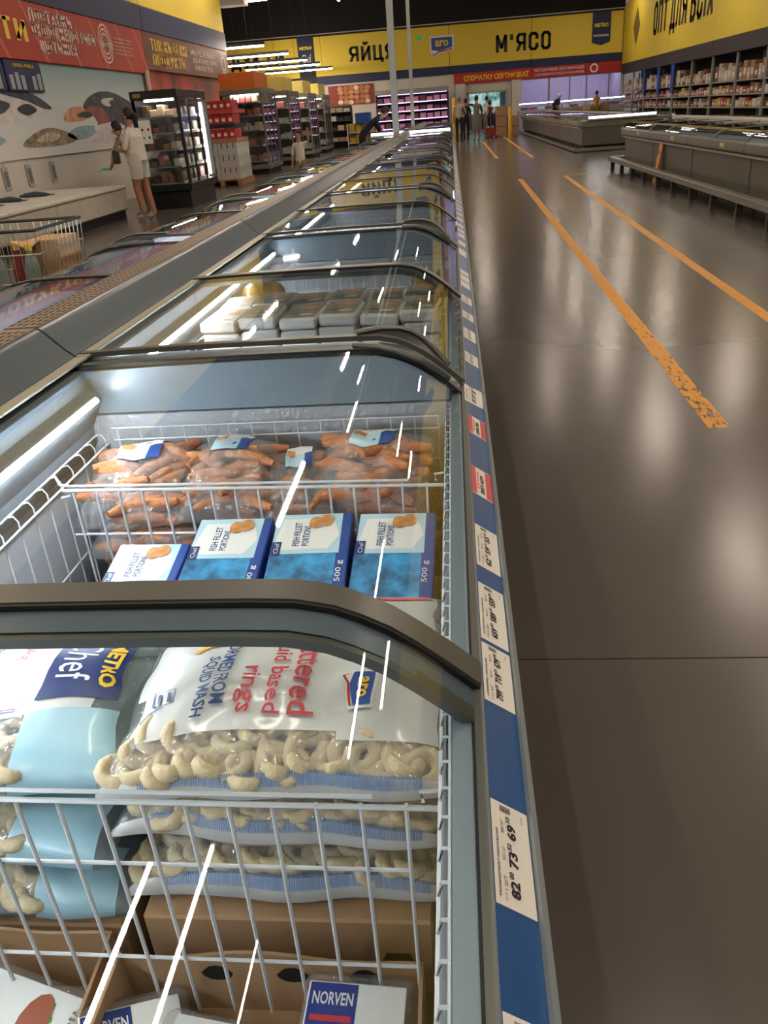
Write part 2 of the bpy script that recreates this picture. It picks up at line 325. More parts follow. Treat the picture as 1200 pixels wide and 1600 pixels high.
# egg poster
def eggs(m):
    m.box(-6.82, -4.27, 49.9, 49.99, 1.9, 2.86, 0)
    rr = random.Random(3)
    for i in range(7):
        for j in range(4):
            cx_, cz_ = -6.15+i*.3+rr.uniform(-.04, .04), 2.03+j*.23+rr.uniform(-.03, .03)
            if cx_ > -4.4: continue
            m.add([(cx_+.15*math.cos(a), 49.89-.0005*(i*4+j), cz_+.12*math.sin(a)) for a in [k*math.pi/5 for k in range(10)]], [tuple(range(10))], rr.choice((1, 1, 2, 3)))
flat('egg_poster', [mat('poster red brown', '8A3424', .6), mat('egg brown', 'B5703F', .6), mat('egg white', 'E3CBB4', .6), mat('egg tan', 'C98F63', .6)], wb, eggs)
# sliding glass door with daylight behind
d1 = struct(MB().box(.9, .98, 49.95, 50.1, 0, 2.02).box(3.02, 3.1, 49.95, 50.1, 0, 2.02).box(.9, 3.1, 49.95, 50.1, 1.94, 2.02).box(1.97, 2.03, 49.97, 50.1, 0, 1.94).box(.98, 3.02, 49.97, 50.1, .0, .12).build('door_1', mat('door frame grey', '9FA3A6', .4, .4)))
MB().box(.98, 1.97, 50.02, 50.03, .12, 1.94).box(2.03, 3.02, 50.02, 50.03, .12, 1.94).build('pane', film('door glass', 'E8F2F2', .06), d1)
def day():
    m = glow('daylight foliage', 'FFFFFF', 1.0); nt = m.node_tree; n = nt.nodes.new('ShaderNodeTexNoise'); n.inputs['Scale'].default_value = 3.5; n.inputs['Detail'].default_value = 5
    tc = nt.nodes.new('ShaderNodeTexCoord'); nt.links.new(tc.outputs['Object'], n.inputs['Vector']); r = nt.nodes.new('ShaderNodeValToRGB')
    r.color_ramp.elements[0].position = .36; r.color_ramp.elements[0].color = (*lin('3E7A6A'), 1); r.color_ramp.elements[1].position = .6; r.color_ramp.elements[1].color = (*lin('D8F4F4'), 1)
    nt.links.new(n.outputs['Fac'], r.inputs['Fac']); nt.links.new(r.outputs[0], nt.nodes['Emission'].inputs[0]); return m
struct(MB().box(1.1, 2.9, 53.3, 53.4, .9, 2.2).build('window_1', day()))
struct(MB().box(.4, .5, 50.3, 53.6, 0, 3).box(3.42, 3.5, 50.3, 53.6, 0, 3).box(.4, 3.5, 53.5, 53.6, 0, 3).build('wall_lobby', mat('lobby wall', '8A86A8', .7)))
# lit meat room behind the counter window
mr = struct(MB().box(3.5, 9.4, 53.4, 53.5, 0, 3).box(9.32, 9.4, 50.3, 53.4, 0, 3).box(3.5, 9.4, 50.3, 53.5, 2.9, 3).build('wall_meat_room', mat('meat room wall', 'D5D2DA', .6)))
MB().box(3.6, 9.2, 51.5, 51.6, 2.78, 2.84).build('lamp', glow('violet white light', 'E6D8FF', 22), mr)
wf = struct(MB().box(3.45, 9.3, 49.95, 50.05, .8, .86).box(5.35, 5.45, 49.95, 50.05, .8, 2.42).box(6.5, 6.56, 49.95, 50.05, .8, 2.42).box(7.4, 7.46, 49.95, 50.05, .8, 2.42).box(3.45, 3.55, 49.95, 50.05, .8, 2.42).box(8.6, 8.66, 49.95, 50.05, .8, 2.42).build('window_2', GREY))
MB().box(3.55, 9.25, 50.02, 50.03, .86, 2.42).build('pane', film('counter glass', 'F2F2F8', .06), wf)
# left wall: white lining, mural, banners, fascia
wl = struct(MB().box(-7.5, -7.2, 1, 28.8, 0, 6.4).box(-7.5, -7.2, 1, 28.8, 6.4, 8.6, 1).build('wall_left', [WHITE, mat('upper wall dark')]))
struct(MB().box(-15.2, -15, 1, 50.2, 0, 8.6).build('wall_far_left', mat('upper wall dark')))
struct(MB().box(-15, -7.5, 28.6, 28.8, 0, 8.6).build('wall_left_end', mat('end wall grey', '3A3735', .7)))
XL = -7.17
for a, b_ in ((4, 12.6), (12.6, 21.0), (21.0, 28.8)):
    MB().bbox(-7.2, -7.1, a+.01, b_-.01, 3.93, 6.4, .01).build('fascia_panel', YEL, wl); MB().bbox(-7.2, -7.08, a+.01, b_-.01, 3.42, 3.92, .01).build('fascia_panel', NAVY, wl)
MB().bbox(-7.2, -7.1, 5, 20.88, 2.53, 3.43, .01).build('banner', mat('banner red', 'B03A26', .6, var=.12, vscale=1.2), wl)
MB().bbox(-7.2, -7.1, 20.9, 28.78, 2.62, 3.43, .01).build('banner', mat('banner brown', '6B3A26', .6, var=.3, vscale=1.5), wl)
def t_left(m, s, y0, y1, z0, z1, mi=0, bold=.03, x=-7.094): put(m, s, (x, y0, z0), (0, y1-y0, 0), (0, 0, z1-z0), bold, mi)
def bl2(m):
    t_left(m, 'ПРОДУКТИ', 11.2, 15.1, 2.80, 3.14, 0, .05)
    t_left(m, 'ПОСТАВКИ', 15.3, 17.0, 3.14, 3.34, 1); t_left(m, 'ОХОЛОДЖЕНОЇ РИБИ', 15.3, 18.0, 2.92, 3.12, 1); t_left(m, 'ЩОТИЖНЯ', 15.5, 17.0, 2.69, 2.87, 1)
    for r_ in (.17, .25, .33): ring(m, (-7.094, 18.55, 3.0), (0, 1, 0), (0, 0, 1), r_, r_+.03, mi=1)
    t_left(m, 'НАССР', 18.2, 18.95, 2.92, 3.06, 1, .04, -7.09)
    for k in range(5): t_left(m, 'затверджена система', 19.05, 20.1-.15*(k % 2), 3.12-k*.07, 3.15-k*.07, 1, 0)
    t_left(m, 'ТІЛЬКИ СВІЖІ', 21.4, 24.3, 3.04, 3.3, 0, .05); t_left(m, 'ПРОДУКТИ', 21.4, 24.0, 2.73, 2.98, 0, .05)
    t_left(m, 'МИ РЕТЕЛЬНО', 24.7, 27.2, 3.12, 3.26, 1); t_left(m, 'ДБАЄМО ПРО', 24.8, 27.3, 2.94, 3.07, 1); t_left(m, 'ЯКІСТЬ', 24.9, 26.8, 2.76, 2.89, 1)
    for r_ in (.16, .25): ring(m, (-7.094, 28.15, 3.05), (0, 1, 0), (0, 0, 1), r_, r_+.04, mi=1)
MB2 = flat('banner_lettering', [PR_Y, mat('banner cream', 'E2D8CC', .6)], wl, bl2)
def streaks(m):
    for y in (12.3, 13.6, 15.0, 16.4, 17.8, 19.2, 20.3):
        m.add([(-7.097, y, 3.43), (-7.097, y+.09, 3.43), (-7.097, y+.75, 2.53), (-7.097, y+.62, 2.53)], [(0, 1, 2, 3)])
flat('banner_streaks', mat('banner pale streak', 'C4604A', .6), wl, streaks)
def mural_mat():
    m = mat('mural print', 'C8D2D4', .6); nt = m.node_tree; N = nt.nodes.new; L = nt.links.new; tc = N('ShaderNodeTexCoord'); sx = N('ShaderNodeSeparateXYZ'); L(tc.outputs['Object'], sx.inputs[0])
    mr = N('ShaderNodeMapRange'); mr.inputs['From Min'].default_value = .9; mr.inputs['From Max'].default_value = 2.6; L(sx.outputs['Z'], mr.inputs['Value'])
    r = N('ShaderNodeValToRGB'); e = r.color_ramp.elements; e[0].position = .2; e[0].color = (*lin('DAD8D4'), 1); e[1].position = 1; e[1].color = (*lin('82A4AE'), 1)
    x = e.new(.6); x.color = (*lin('C4D0D0'), 1); L(mr.outputs[0], r.inputs['Fac']); L(r.outputs[0], nt.nodes['Principled BSDF'].inputs['Base Color']); return m
MB().box(-7.2, -7.16, 5, 20.6, 1.05, 2.53).build('mural', mural_mat(), wl)
def rounded(pts, k=4):
    out = []; n = len(pts)
    for i in range(n):
        a, b, c, d = [Vector(pts[(i+q) % n]) for q in (-1, 0, 1, 2)]
        for j in range(k):
            t = j/k; out.append(tuple(.5*((2*b)+(c-a)*t+(2*a-5*b+4*c-d)*t*t+(3*b-a-3*c+d)*t**3)))
    return out
def fishes(m):
    X = -7.155
    def P(pts, mi, dx=0):
        pts = rounded(pts); m.add([(X+dx, y, z) for y, z in pts], [tuple(range(len(pts)))], mi)
    P([(16.9, 1.82), (17.15, 1.98), (17.7, 2.1), (18.4, 2.12), (19.1, 2.02), (19.9, 1.8), (20.2, 1.45), (19.3, 1.36), (18.2, 1.42), (17.5, 1.55), (17.3, 1.7)], 0)       # big salmon head
    P([(17.0, 1.80), (17.7, 1.84), (18.1, 1.62), (17.6, 1.42), (17.35, 1.45), (17.45, 1.6)], 1, .002)                       # open mouth
    P([(17.2, 1.43), (17.4, 1.5), (18.3, 1.55), (18.9, 1.45), (18.3, 1.30), (17.5, 1.33)], 3, .003)                         # lower jaw
    P([(17.9, 1.98), (18.5, 2.0), (18.3, 1.85), (17.9, 1.88)], 3, .003)
    P([(18.25, 1.92), (18.45, 1.97), (18.6, 1.9), (18.4, 1.84)], 4, .004)
    P([(15.9, 1.62), (16.2, 1.8), (16.8, 1.84), (17.2, 1.74), (16.9, 1.62), (16.3, 1.58)], 2)                               # salmon steak
    P([(16.5, 1.68), (16.9, 1.76), (17.25, 1.7), (17.0, 1.64)], 4, .002)
    P([(15.9, 1.36), (16.5, 1.5), (17.3, 1.48), (17.1, 1.34), (16.4, 1.27)], 5)                                             # blue ice
    P([(17.0, 1.22), (17.6, 1.34), (18.8, 1.38), (19.6, 1.3), (19.5, 1.2), (18, 1.18)], 3, .001)
    P([(11.5, 2.0), (12.9, 2.16), (14.2, 2.1), (15.0, 1.96), (15.5, 1.80), (15.0, 1.72), (14.2, 1.62), (13.0, 1.6), (12.0, 1.7)], 3)  # pale seal-grey fish
    P([(13.6, 2.05), (14.4, 2.1), (15.0, 2.0), (15.5, 1.82), (15.2, 1.8), (14.6, 1.92)], 0, .002)
    P([(12.6, 1.9), (13.2, 1.96), (14.0, 1.88), (13.6, 1.72), (12.8, 1.74)], 0, .002); P([(14.2, 1.8), (14.6, 1.88), (14.9, 1.78), (14.5, 1.7)], 4, .003)
    P([(14.1, 1.24), (14.6, 1.42), (15.2, 1.5), (15.8, 1.44), (16.3, 1.3), (15.9, 1.22), (15.0, 1.2)], 6)                    # flatfish
    P([(14.6, 1.3), (15.1, 1.42), (15.6, 1.38), (15.3, 1.28)], 7, .002)
    P([(11.3, 1.3), (12.5, 1.5), (13.6, 1.36), (12.8, 1.22)], 5)
flat('mural_fish', [mat('fish dark', '3A3F4C', .6, var=.5, vscale=5), mat('fish mouth', '8E4A44', .6, var=.3, vscale=4), mat('salmon flesh', 'C98F72', .6, var=.3, vscale=6), mat('fish belly', 'CFCBC9', .6, var=.15, vscale=5), mat('fish eye', '23252B', .5), mat('ice blue', '8FAAB6', .6, var=.2), mat('flatfish', '8F7F6B', .6, var=.5, vscale=9), mat('flatfish spot', 'C2B49C', .6, var=.4, vscale=12)], wl, fishes)
MB().box(-7.2, -7.17, 20.62, 28.7, .0, 2.6).build('meat_mural', mat('meat mural', 'A03420', .6, var=.8, vscale=1.2), wl)
MB().tube([(-7.1, 20.75, 0), (-7.1, 20.75, 2.6)], .06, 8).build('drain_pipe', WHITE, wl)
# right wall
wr = struct(MB().box(10.4, 10.6, -7, 50.3, 0, 8.6).build('wall_right', mat('right wall dark', '3A3532', .8)))
XR = 9.25
for a in (5, 12, 19, 26, 33, 40):
    b_ = a+7 if a < 40 else 49.8
    MB().bbox(9.25, 9.4, a+.005, b_-.005, 2.8, 5.58, .01).build('fascia_panel', YEL, wr)
    MB().bbox(9.22, 9.4, a+.005, b_-.005, 2.32, 2.79, .01).build('fascia_panel', mat('fascia dark', '3B3438', .7), wr)
def rl(m):
    put(m, 'ОПТ ДЛЯ ВСІХ', (9.24, 42.8, 3.62), (0, -9.3, 0), (0, 0, 1.3), .04, 0)
    shape(m, [(0, .5), (.5, 1), (1, .5), (.5, 0)], (9.24, 47.3, 3.45), (0, -1.6, 0), (0, 0, 1.7), 1)
    shape(m, [(0, 1), (0, .2), (.5, 0), (1, .2), (1, 1)], (9.24, 31.9, 4.0), (0, -2.2, 0), (0, 0, 1.6), 2)
flat('lettering', [SIGNK, mat('diamond bronze', '6B5A22', .6), NAVY], wr, rl)
struct(MB().box(-16, 14, -7.2, -7, 0, 8.6).build('wall_near', WHITE))

# ---------------- ceiling lamps ----------------
HOUS = mat('lamp housing', '2C2A2A', .5, .3)
def lamp_proto(L_, along):
    t = thing('ceiling_lamp', 'long narrow ceiling lamp hanging above the store aisles', 'lamp', (0, 0, 0), 0, 'ceiling strip lamps'); s = L_/2
    b = (lambda a, c, z0, z1: MB().box(-c, c, -a, a, z0, z1)) if along else (lambda a, c, z0, z1: MB().box(-a, a, -c, c, z0, z1))
    b(s, .05, .0, .05).build('housing', HOUS, t); b(s-.02, .032, -.025, -.001).build('tube', LAMPM, t)
    for k in (-.7, .7): MB().tube([(0, k*s, .05), (0, k*s, 2.55)] if along else [(k*s, 0, .05), (k*s, 0, 2.55)], .006, 4).build('hanger', HOUS, t)
    return t
LAMPM = glow('lamp light', 'FFEBD6', LAMP_POWER)
L1 = lamp_proto(2.0, True); first = True; cnt = {}
def zof(x): return 'left wall side' if x < -4 else 'freezer row' if x < 0 else 'aisle' if x < 6 else 'right racks'
spots = [(-2.3, 3.1, 6, 2.4), (-1.0, 3.15, 6, 2.4), (1.6, 2.7, 6, 2.2), (-2.6, 11.5, 6, 2.4), (-1.04, 14.4, 6, 1.6), (-2.63, 19, 6, 1.4), (-1.35, 17.2, 6, 1.2)]
spots += [(-5.0, -3, 6, 2), (-5, 1.5, 6, 2), (1.5, -2.5, 6, 2.2), (4.8, -2, 6, 2.2), (4.8, .4, 6, 2.2), (-1.5, -3, 6, 2.2)]  # unseen lamps added around the camera to light the near floor
spots += [(4.8, y, 6, 2.2) for y in (8.6, 12.2, 18.6, 25.5, 33, 41)] + [(-6.2, y, 6, 2.2) for y in (4.2, 7, 22.5, 26)] + [(-4.9, y, 6, 2.2) for y in (33, 41)]  # the row beside the left wall is added to light its mural
spots += [(-1.9, 26, 6, 2), (-1.9, 34, 6, 2), (2.65, 22.4, 6, 1.2), (1.4, 36, 6, 2), (1.4, 44, 6, 2), (7.6, 22, 6, 2), (7.6, 30, 6, 2), (7.6, 38, 6, 2), (7.6, 46, 6, 2), (7.6, 12, 6, 2)]
for i, (x, y, z, L_) in enumerate(spots):
    o = L1 if i == 0 else dup(L1); o.location = (x, y, z); o.scale = (1, L_/2, 1)
    zn = 'left wall side' if x < -4 else 'freezer row' if x < 0 else 'aisle' if x < 6 else 'right racks'; cnt[zn] = cnt.get(zn, 0)+1
    o['label'] = 'narrow ceiling lamp above the %s, %s counted from the near end' % (zn, NTH[cnt[zn]-1] if False else NTH[sorted(yy for xx, yy, _, _ in spots if zof(xx) == zn).index(y) % 16])
L2 = lamp_proto(3.6, False); L2['label'] = 'long strip lamp hung crosswise over the glass cabinets at left'; L2['group'] = 'crosswise lamps over the cabinets'
for i, y in enumerate((19.2, 30, 34.4, 38.8, 42.6, 47)):
    o = L2 if i == 0 else dup(L2); o.location = (-7.9, y, 3.62); o.scale = (1, 1, 1.9); o['label'] = 'strip lamp hung crosswise over the glass cabinets, %s from the front' % NTH[i]
L2.location = (-7.75, 30.6, 4.95); L2.scale = (1, 1, 1.4)
# ---------------- the long double freezer ----------------
PANEL = mat('freezer blue grey', '93A2AE', .35, .1); BODY = mat('freezer body grey', '7E8488', .4, .2); HOODM = mat('hood grey', '6E7880', .28, .35)
OLIVE = mat('frame grey', '62645E', .35, .35); GASKET = mat('gasket black', '15161A', .5); LINER = mat('liner white', 'C9CCD2', .45); FROST = mat('frosted embossed liner', 'C4C8CE', .25, .15, bump=1.0, bscale=90)
BAND = mat('tinted band', '66717C', .3); GLASS = film('freezer glass', 'F5F9F9', .03); WIRE = mat('white wire', 'E4E8EC', .35); TRIM = mat('trim olive', 'A6A391', .4, .2)
LED = glow('freezer tube light', 'F0F6FF', LED_POWER); RAILB = mat('rail blue', '1B4E88', .3, coat=.15, var=.08, vscale=14); RAILG = mat('rail grey', '8A9498', .3, .2); CLEAR = film('clear cover', 'F6F8F8', .05)
GRILLE = mat('grille plate', '9A8A7C', .45, .3)
X0 = -.884                                  # middle line of the island
PR = [(-.775, .915), (-.6, .920), (-.45, .9222), (-.3, .9228), (-.2, .9226), (-.155, .9212), (-.12, .914), (-.095, .9035), (-.07, .890), (-.045, .8715), (-.018, .849), (.012, .822)]
PL = [(-.925, .915), (-1.05, .922), (-1.2, .924), (-1.33, .921), (-1.39, .912), (-1.44, .896), (-1.50, .868), (-1.55, .842), (-1.60, .815)]
LY = 1.75
def loc(prof, dz=0, inset=0): return [(x-X0, z+dz) for x, z in prof]
def sub(prof, a, b): return prof[a:b]
def island(y0, label, mods=True):
    t = thing('freezer_island', label, 'freezer', (X0, y0, 0), 0, 'islands of the long freezer row'); a, b = .0025, LY-.0025
    def B(name, mats, mb, p=t): return mb.build(name, mats, p)
    X = lambda x: x-X0
    B('cabinet', [BODY], MB().box(X(-1.62), X(-1.58), a, b, .12, .80).box(X(-.012), X(.002), a, b, .12, .815).box(X(-1.62), X(.002), a, b, .08, .16).box(X(-.93), X(-.78), a, b, .16, .86))
    B('plinth', mat('plinth dark', '1A1B1E', .7), MB().box(X(-1.55), X(-.05), a, b, 0, .08))
    lf = MB()
    for s in (0, 1):
        xs = [X(-.779), X(-.0125)] if s == 0 else [X(-1.58), X(-.931)]
        lf.box(xs[0], xs[1], a, b, .16, .20)
        lf.box(xs[0], xs[0]+.012, a, b, .2, .76 if s == 0 else .80).box(xs[1]-.006, xs[1], a, b, .2, .80)
    B('liner', [LINER], lf)
    for y in (a, b-.055): B('end_wall', [FROST], MB().box(X(-.765), X(-.019), y, y+.055, .2, .812)); B('end_wall', [FROST], MB().box(X(-1.57), X(-.935), y, y+.055, .2, .80))
    for pf in (PR[:-1], PL):
        p = [(x-X0, z-.014) for x, z in pf]; q = [(p[-1][0], min(.815, p[-1][1]-.01)), (p[0][0], .815)]
        for y in (a, b-.05): B('end_header', [PANEL], MB().prism(p+q, y, y+.05))
    sl = MB().box(X(-.0140), X(.0035), a, b, .80, .822)
    B('sill', [PANEL], sl); B('sill', [PANEL], MB().box(X(-1.60), X(-1.565), a, b, .79, .812))
    B('gasket', [GASKET], MB().box(X(.0035), X(.0062), a, b, .80, .8235))
    B('edge_trim', [OLIVE], MB().box(X(.0062), X(.0135), a, b, .78, .826)); B('edge_trim', [OLIVE], MB().box(X(-1.635), X(-1.60), a, b, .77, .818))
    rp = MB(); rp.prism([(X(.0135), .826), (X(.0135), .80), (X(.044), .765), (X(.050), .765), (X(.0535), .805), (X(.049), .809), (X(.0462), .803), (X(.0158), .824)], a, b); r = B('price_rail', [RAILG], rp)
    B('rail_insert', [RAILB], MB().prism([(X(.0158), .8246), (X(.0460), .8036), (X(.0460), .8024), (X(.0158), .8232)], a, b), r)
    # light-bearing inner edge
    prof = [(-.775, .915), (-.775, .903), (-.742, .900), (-.737, .872), (-.718, .856), (-.716, .846), (-.745, .79), (-.752, .745), (-.77, .74), (-.785, .80), (-.785, .915)]
    B('inner_edge', [PANEL], MB().prism([(X(x), z) for x, z in prof], a, b))
    B('edge_strip', [TRIM], MB().box(X(-.778), X(-.752), a, b, .9155, .9195))
    B('led_tube', [LED], MB().tube([(X(-.706), .10, .858), (X(-.706), LY-.10, .858)], .0055, 8))
    B('led_bracket', [PANEL], MB().box(X(-.72), X(-.709), .09, LY-.09, .852, .864))
    prof = [(2*X0-x+.02, z) for x, z in prof][::-1]
    B('inner_edge', [PANEL], MB().prism([(X(x), z) for x, z in prof], a, b))
    B('led_tube', [LED], MB().tube([(X(-1.04), .10, .858), (X(-1.04), LY-.10, .858)], .0055, 8))
    # hood
    h = B('hood', [HOODM], MB().prism([(X(-.777), .905), (X(-.778), .922), (X(-.795), .935), (X(-.830), .972), (X(-.842), .981), (X(-.9), .981), (X(-.918), .978), (X(-.925), .92), (X(-.925), .90)], .004, LY-.004, smooth=True))
    g = B('grille_plate', [GRILLE], MB().box(X(-.9165), X(-.8435), .008, LY-.008, .981, .9835), h)
    sm = MB(); ns = 58
    for k in range(ns):
        y = .02+k*(LY-.04)/ns
        for j in range(5):
            xx = X(-.9135)+j*.0142+.0015; sm.box(xx, xx+.0075, y+.004*(j % 2), y+.019+.004*(j % 2), .9834, .9838)
    stuff(B('slots', [GASKET], sm, h))
    # wire sides of the baskets
    gr = MB(); r = .0017
    gr.tube([(X(-.0245), .06, .795), (X(-.0245), LY-.06, .795)], .0028, 5).tube([(X(-.0160), .06, .812), (X(-.0160), LY-.06, .812)], r, 5).tube([(X(-.026), .06, .70), (X(-.026), LY-.06, .70)], r, 5)
    n = 54
    for k in range(n):
        y = .07+k*(LY-.14)/(n-1); gr.tube([(X(-.0160), y, .812), (X(-.022), y, .812), (X(-.0255), y, .795), (X(-.0255), y, .45)], r, 4)
    stuff(B('side_grille', [WIRE], gr))
    gr = MB(); gr.tube([(X(-.742), .06, .772), (X(-.742), LY-.06, .772)], .0022, 5).tube([(X(-.722), .06, .752), (X(-.722), LY-.06, .752)], .0022, 5).tube([(X(-.725), .06, .60), (X(-.725), LY-.06, .60)], r, 5).tube([(X(-.725), .06, .45), (X(-.725), LY-.06, .45)], r, 5)
    n = 32
    for k in range(n):
        y = .07+k*(LY-.14)/(n-1); gr.tube([(X(-.742), y, .772), (X(-.729), y, .775), (X(-.723), y, .765), (X(-.724), y, .74), (X(-.728), y, .25)], r, 4)
    stuff(B('side_grille', [WIRE], gr))
    gr = MB()
    for z in (.79, .765, .70, .62): gr.tube([(X(-.70), LY-.075, z), (X(-.04), LY-.075, z)], .0018, 5)
    for k in range(15): gr.tube([(X(-.69+k*.0464), LY-.075, .79), (X(-.69+k*.0464), LY-.075, .4)], r, 4)
    stuff(B('end_grille', [WIRE], gr))
    # lids: two per side, the far one on the lower track
    for side, pf in ((0, PR), (1, PL)):
        for up in (1, 0):
            dz = .004 if up else -.005; p = [(x-X0, z+dz) for x, z in pf]; y0_, y1_ = (.02, .856) if up else (.775, LY-.02)
            if side: y0_, y1_ = (.12, .96) if up else (.80, LY-.02)
            gp = p if side == 0 else p
            lid = MB().sweep(gp, y0_+.01, y1_-.01, .004).build('lid', [GLASS], t)
            fw_ = .034 if up else .020
            MB().sweep(p, y1_-fw_, y1_, .010, .0035 if up else .001).build('frame', [OLIVE], lid); MB().sweep(p, y0_, y0_+.018, .010, .0025).build('frame', [OLIVE], lid)
            MB().sweep(p, y1_-fw_-.004, y1_-fw_, .009, .0018).build('gasket', [GASKET], lid); MB().sweep(p, y1_, y1_+.004, .012, -.002).build('gasket', [GASKET], lid)
            bd = MB().sweep(p, y1_-fw_-.038, y1_-fw_-.004, .0006, -.0045) if up else MB().sweep(p, y0_+.018, y0_+.04, .0006, -.0045); bd.build('tinted_band', [BAND], lid)
            # grab handle: a crescent bar bulging from the frame over the curve of the lid
            ids = [4, 5, 6, 7, 8, 9, 10] if side == 0 else [2, 3, 4, 5, 6, 7]
            yb = y0_+.012 if up else y1_-.012; sg = 1 if up else -1
            pts = [];
            for i, k in enumerate(ids):
                w_ = math.sin(math.pi*i/(len(ids)-1)); pts.append((p[k][0]+.004*w_, yb+sg*.040*w_, p[k][1]+.007+.006*w_))
            fine = []
            for i in range(len(pts)-1):
                for q in range(3): fine.append(tuple(pts[i][c]*(1-q/3)+pts[i+1][c]*q/3 for c in range(3)))
            fine.append(pts[-1]); MB().tube(fine, .0055, 6).build('handle', [OLIVE], lid)
            hs = MB(); n = len(ids); vs = [(p[k][0], yb+sg*.002, p[k][1]+.0032) for k in ids]+[(q[0], q[1]-sg*.003, q[2]-.004) for q in pts]
            hs.add(vs, [(i, i+1, n+i+1, n+i) for i in range(n-1)], 0, True); hs.build('handle_recess', [mat('recess dark', '24262A', .4)], lid)
    return t
isl = island(-.22, 'nearest freezer island with ring bags, orange bags and blue fish boxes inside')
ORD = ['second', 'third', 'fourth', 'fifth', 'sixth', 'seventh', 'eighth', 'ninth', 'tenth']
NI = 10
for k in range(1, NI):
    lab = {1: 'second freezer island from the camera, holding stacked white food packs', 2: 'third freezer island from the camera, with an open brown carton inside'}.get(k, ORD[k-1]+' island from the camera in the long double freezer row')
    dup(isl, (X0, -.22+LY*k, 0), label=lab)
for k in range(6):
    dup(isl, (X0, 18.9+LY*k, 0), label=['first', 'second', 'third', 'fourth', 'fifth', 'last'][k]+' freezer island beyond the bright crosswise lamp', group='far run of freezer islands')
# lit end cabinet across the row
def end_cab(x0, x1, y, label, z=.93):
    t = thing('freezer_end_case', label, 'freezer', ((x0+x1)/2, y, 0), 0); h = (x1-x0)/2
    MB().bbox(-h, h, 0, .8, .1, .78, .01).build('cabinet', BODY, t); MB().box(-h+.04, h-.04, .04, .76, 0, .1).build('plinth', mat('plinth dark'), t)
    MB().bbox(-h, h, -.03, .12, .78, z-.07, .01).build('bumper', OLIVE, t)
    MB().box(-h+.03, h-.03, -.02, .0, z-.055, z-.01).build('led_tube', glow('end lamp', 'F4F8FF', 7), t)
    MB().sweep([(-h, z-.04), (-h+.1, z), (h-.1, z), (h, z-.04)], 0, .75, .006).build('lid', GLASS, t)
    MB().box(-h, h, .75, .8, z-.1, z).build('frame', OLIVE, t); return t
end_cab(-1.62, .0, 17.33, 'freezer end case with glowing lamp closing the long freezer row', .985)
# poles standing in the row
def pole(x, y, label, r=.05, h=8.0, z=.981):
    t = thing('power_pole', label, 'pole', (x, y, z)); MB().box(-r, r, -r*.8, r*.8, .012, h-z).build('shaft', mat('pole aluminium', 'A5A7A5', .35, .5), t); MB().bbox(-r*1.7, r*1.7, -r*1.5, r*1.5, 0, .012, .004).build('base_plate', mat('pole aluminium'), t); return t
pole(-.884, 14.05, 'thicker aluminium pole rising from the freezer row', .05); pole(-.884, 20.4, 'thinner aluminium pole behind the thicker one', .038)

# ---------------- wire dividers ----------------
def divider(y, label, x0=-.715, x1=-.031, ztop=.747, zb=.42):
    t = thing('wire_divider', label, 'wire divider', (X0, y, 0), 0); X = lambda x: x-X0
    a = MB().tube([(X(x0), 0, ztop+.006), (X(x1+.002), 0, ztop-.005)], .0029, 6); a.build('top_wire', WIRE, t)
    MB().tube([(X(x0), .006, ztop+.012), (X(x1-.06), .006, ztop+.003)], .0024, 6).build('top_wire', WIRE, t)
    for z in (ztop-.085, ztop-.235): MB().tube([(X(x0), .003, z), (X(x1-.028), .003, z-.008)], .0022, 6).build('cross_wire', WIRE, t)
    k = 0
    while x1-.028-k*.0425 > x0:
        x = X(x1-.028-k*.0425); o = MB().tube([(x, 0, ztop), (x, 0, zb)], .0022, 6).build('upright_wire', WIRE, t); k += 1
    for xe, s in ((x1, 1), (x0, -1)):
        MB().tube([(X(xe-.012*s), .0, ztop+.004), (X(xe-.014*s), 0, ztop+.016), (X(xe+.004*s), 0, ztop+.018), (X(xe+.008*s), 0, ztop+.036)], .0022, 6).tube([(X(xe-.012*s), .0, ztop-.004), (X(xe+.006*s), 0, ztop-.008)], .0022, 6).build('hook', WIRE, t)
    return t
divider(.53, 'white wire divider in front of the squid ring bags'); divider(1.24, 'white wire divider between blue fish boxes and orange bags')
divider(2.52, 'white wire divider behind the stacked white packs in the second freezer island')

